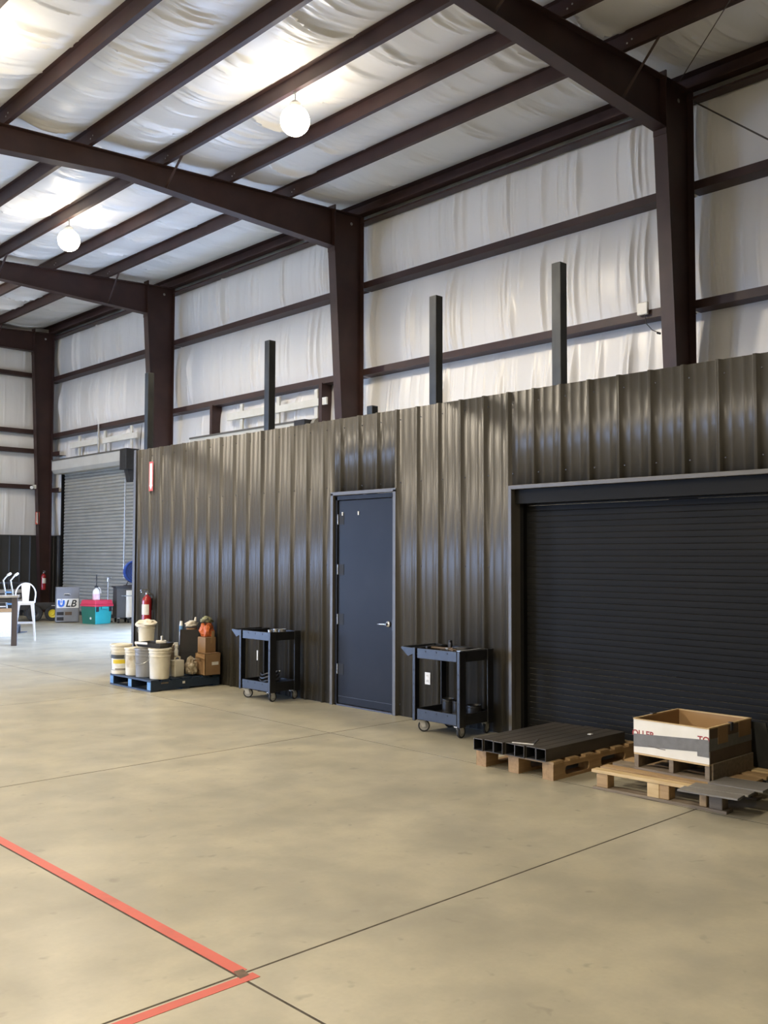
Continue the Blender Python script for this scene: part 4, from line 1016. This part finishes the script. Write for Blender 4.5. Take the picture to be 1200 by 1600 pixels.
MB().tube([(.38, -.40, .19), (.38, .5, .19)], .02, 8).tube([(-1.4, -.40, .19), (-1.4, .5, .19)], .02, 8).box(.32, .44, -.25, .4, .19, .35).box(-1.46, -1.34, -.25, .4, .19, .35).build('axle', 'darkmetal', t)
# rack of pale planks behind the table
t = thing('material_rack', 'dark steel rack at the far wall behind the stool', 'rack', (9.85, 25.6, 0), -.05)
for xx in (-1.08, 1.0): MB().box(xx, xx+.07, 0, .07, 0, .88).build('upright', 'darkmetal', t)
for xx in (-1.08, 1.0): MB().box(xx, xx+.07, .33, .40, 0, .88).build('upright', 'darkmetal', t)
MB().box(-1.10, 1.09, -.02, .42, .88, .92).build('top_rail', 'darkmetal', t)
for zz in (.24, .37, .50, .63): MB().box(-1.02, 1.01, .0, .40, zz-.018, zz).build('shelf', 'darkmetal', t)
for k, zz in enumerate((.24, .37, .50, .63)):
    for j in range(2):
        lx = Vector((.05*math.sin(k*2+j), .10+.19*j, 0)); lx.rotate(Matrix.Rotation(-.05, 3, 'Z'))
        o = MB().box(-.93, .93, -.085, .085, 0, .095).build('pale_plank', 'plank_pale', None, loc=(9.85+lx.x, 25.6+lx.y, zz+.001), rot=(0, 0, -.05), bevel=.004)
        tag(o, 'pale plank on the far rack, %s, %s' % (('lowest shelf', 'second shelf from the floor', 'third shelf from the floor', 'top shelf')[k], ('front one', 'rear one')[j]), 'plank', 'pale planks on the far rack')

# table with dark legs
t = thing('work_table', 'tall table with a dark square leg at the edge of view', 'table', (6.71, 17.65, 0), -.41)
MB().box(-1.0, .62, -.20, .20, .875, .91).build('table_top', 'plank_pale', t, bevel=.004)
for xx in (-.95, .50):
    for yy in (-.18, .08): MB().box(xx, xx+.10, yy, yy+.10, 0, .875).build('leg', 'table_dark', t, bevel=.004)
for yy in (-.15, .11): MB().box(-.85, .50, yy, yy+.04, .79, .86).build('apron', 'darkmetal', t)
# white stool
def stool(label, loc, rz, m):
    t = thing('bar_stool', label, 'stool', loc, rz)
    H = .75
    MB().box(-.155, .155, -.155, .155, H-.02, H).box(-.16, .16, -.16, -.15, H-.06, H-.01).box(-.16, .16, .15, .16, H-.06, H-.01).box(-.16, -.15, -.16, .16, H-.06, H-.01).box(.15, .16, -.16, .16, H-.06, H-.01).build('seat', m, t, bevel=.012)
    for sx in (-1, 1):
        for sy in (-1, 1):
            b = MB(); q = lambda x, y, s, z: [(x-s, y-s, z), (x+s, y-s, z), (x+s, y+s, z), (x-s, y+s, z)]
            b.hexa(q(sx*.185, sy*.185, .015, 0), q(sx*.165, sy*.165, .019, .30)); b.hexa(q(sx*.165, sy*.165, .019, .30), q(sx*.125, sy*.125, .036, H-.02))
            b.build('leg', m, t, bevel=.004)
    for s in (-1, 1):
        MB().box(-.165, .165, s*.165-.008, s*.165+.008, .30, .318).build('stretcher', m, t); MB().box(s*.163-.008, s*.163+.008, -.165, .165, .33, .348).build('stretcher', m, t)
    # back: hoop and wide splat at the +x side
    pts = [(.13, -.165, H-.03)]+[(.165+.09*math.sin(a)*1.0, -.185*math.cos(a), H+.13+.22*math.sin(a)) for a in np.linspace(0, PI, 15)]+[(.13, .165, H-.03)]
    MB().tube(pts, .013, 8).build('back_hoop', m, t, smooth=True)
    MB().hexa([(.135, -.055, H-.01), (.139, -.055, H-.01), (.139, .055, H-.01), (.135, .055, H-.01)], [(.252, -.085, H+.345), (.256, -.085, H+.345), (.256, .085, H+.345), (.252, .085, H+.345)]).build('back_splat', m, t)
    return t
stool('white metal bar stool with a backrest beside the dark table leg', (7.76, 18.25, 0), 1.16, 'stool')
# box under the table
t = thing('carton', 'pale carton standing under the table edge', 'box', (7.80, 19.40, 0), -.2)
MB().box(-.32, .17, -.17, .17, 0, .50).build('carton', 'label_white', t, bevel=.006); MB().box(-.325, .175, -.175, .175, .50, .56).build('carton_lid', 'card_in', t)
# hand truck
t = thing('hand_truck', 'blue grey hand truck leaning behind the table', 'hand truck', (8.30, 20.15, 0), 2.05)
for sx in (-1, 1):
    MB().tube([(sx*.095, .0, .14), (sx*.095, .14, .90), (sx*.095, .20, 1.12), (sx*.095, .07, 1.22)], .018, 8).build('side_tube', 'zinc', t, smooth=True)
    MB().tube([(sx*.095, .07, 1.22), (sx*.095, -.02, 1.26)], .028, 10).build('grip', 'white_pl', t, smooth=True)
    MB().lathe([(0, -.03), (.10, -.03), (.12, -.015), (.12, .015), (.10, .03), (0, .03)], (sx*.15, .06, .12), 18, 'x').build('wheel', 'tyre', t, smooth=True)
for zz, yy in ((.35, .04), (.6, .085), (.85, .13)): MB().box(-.095, .095, yy-.012, yy+.012, zz, zz+.035).build('crossbar', 'bluelight', t)
MB().box(-.2, .2, -.22, .0, .01, .025).box(-.2, .2, -.012, .0, .01, .15).build('toe_plate', 'darkmetal', t)
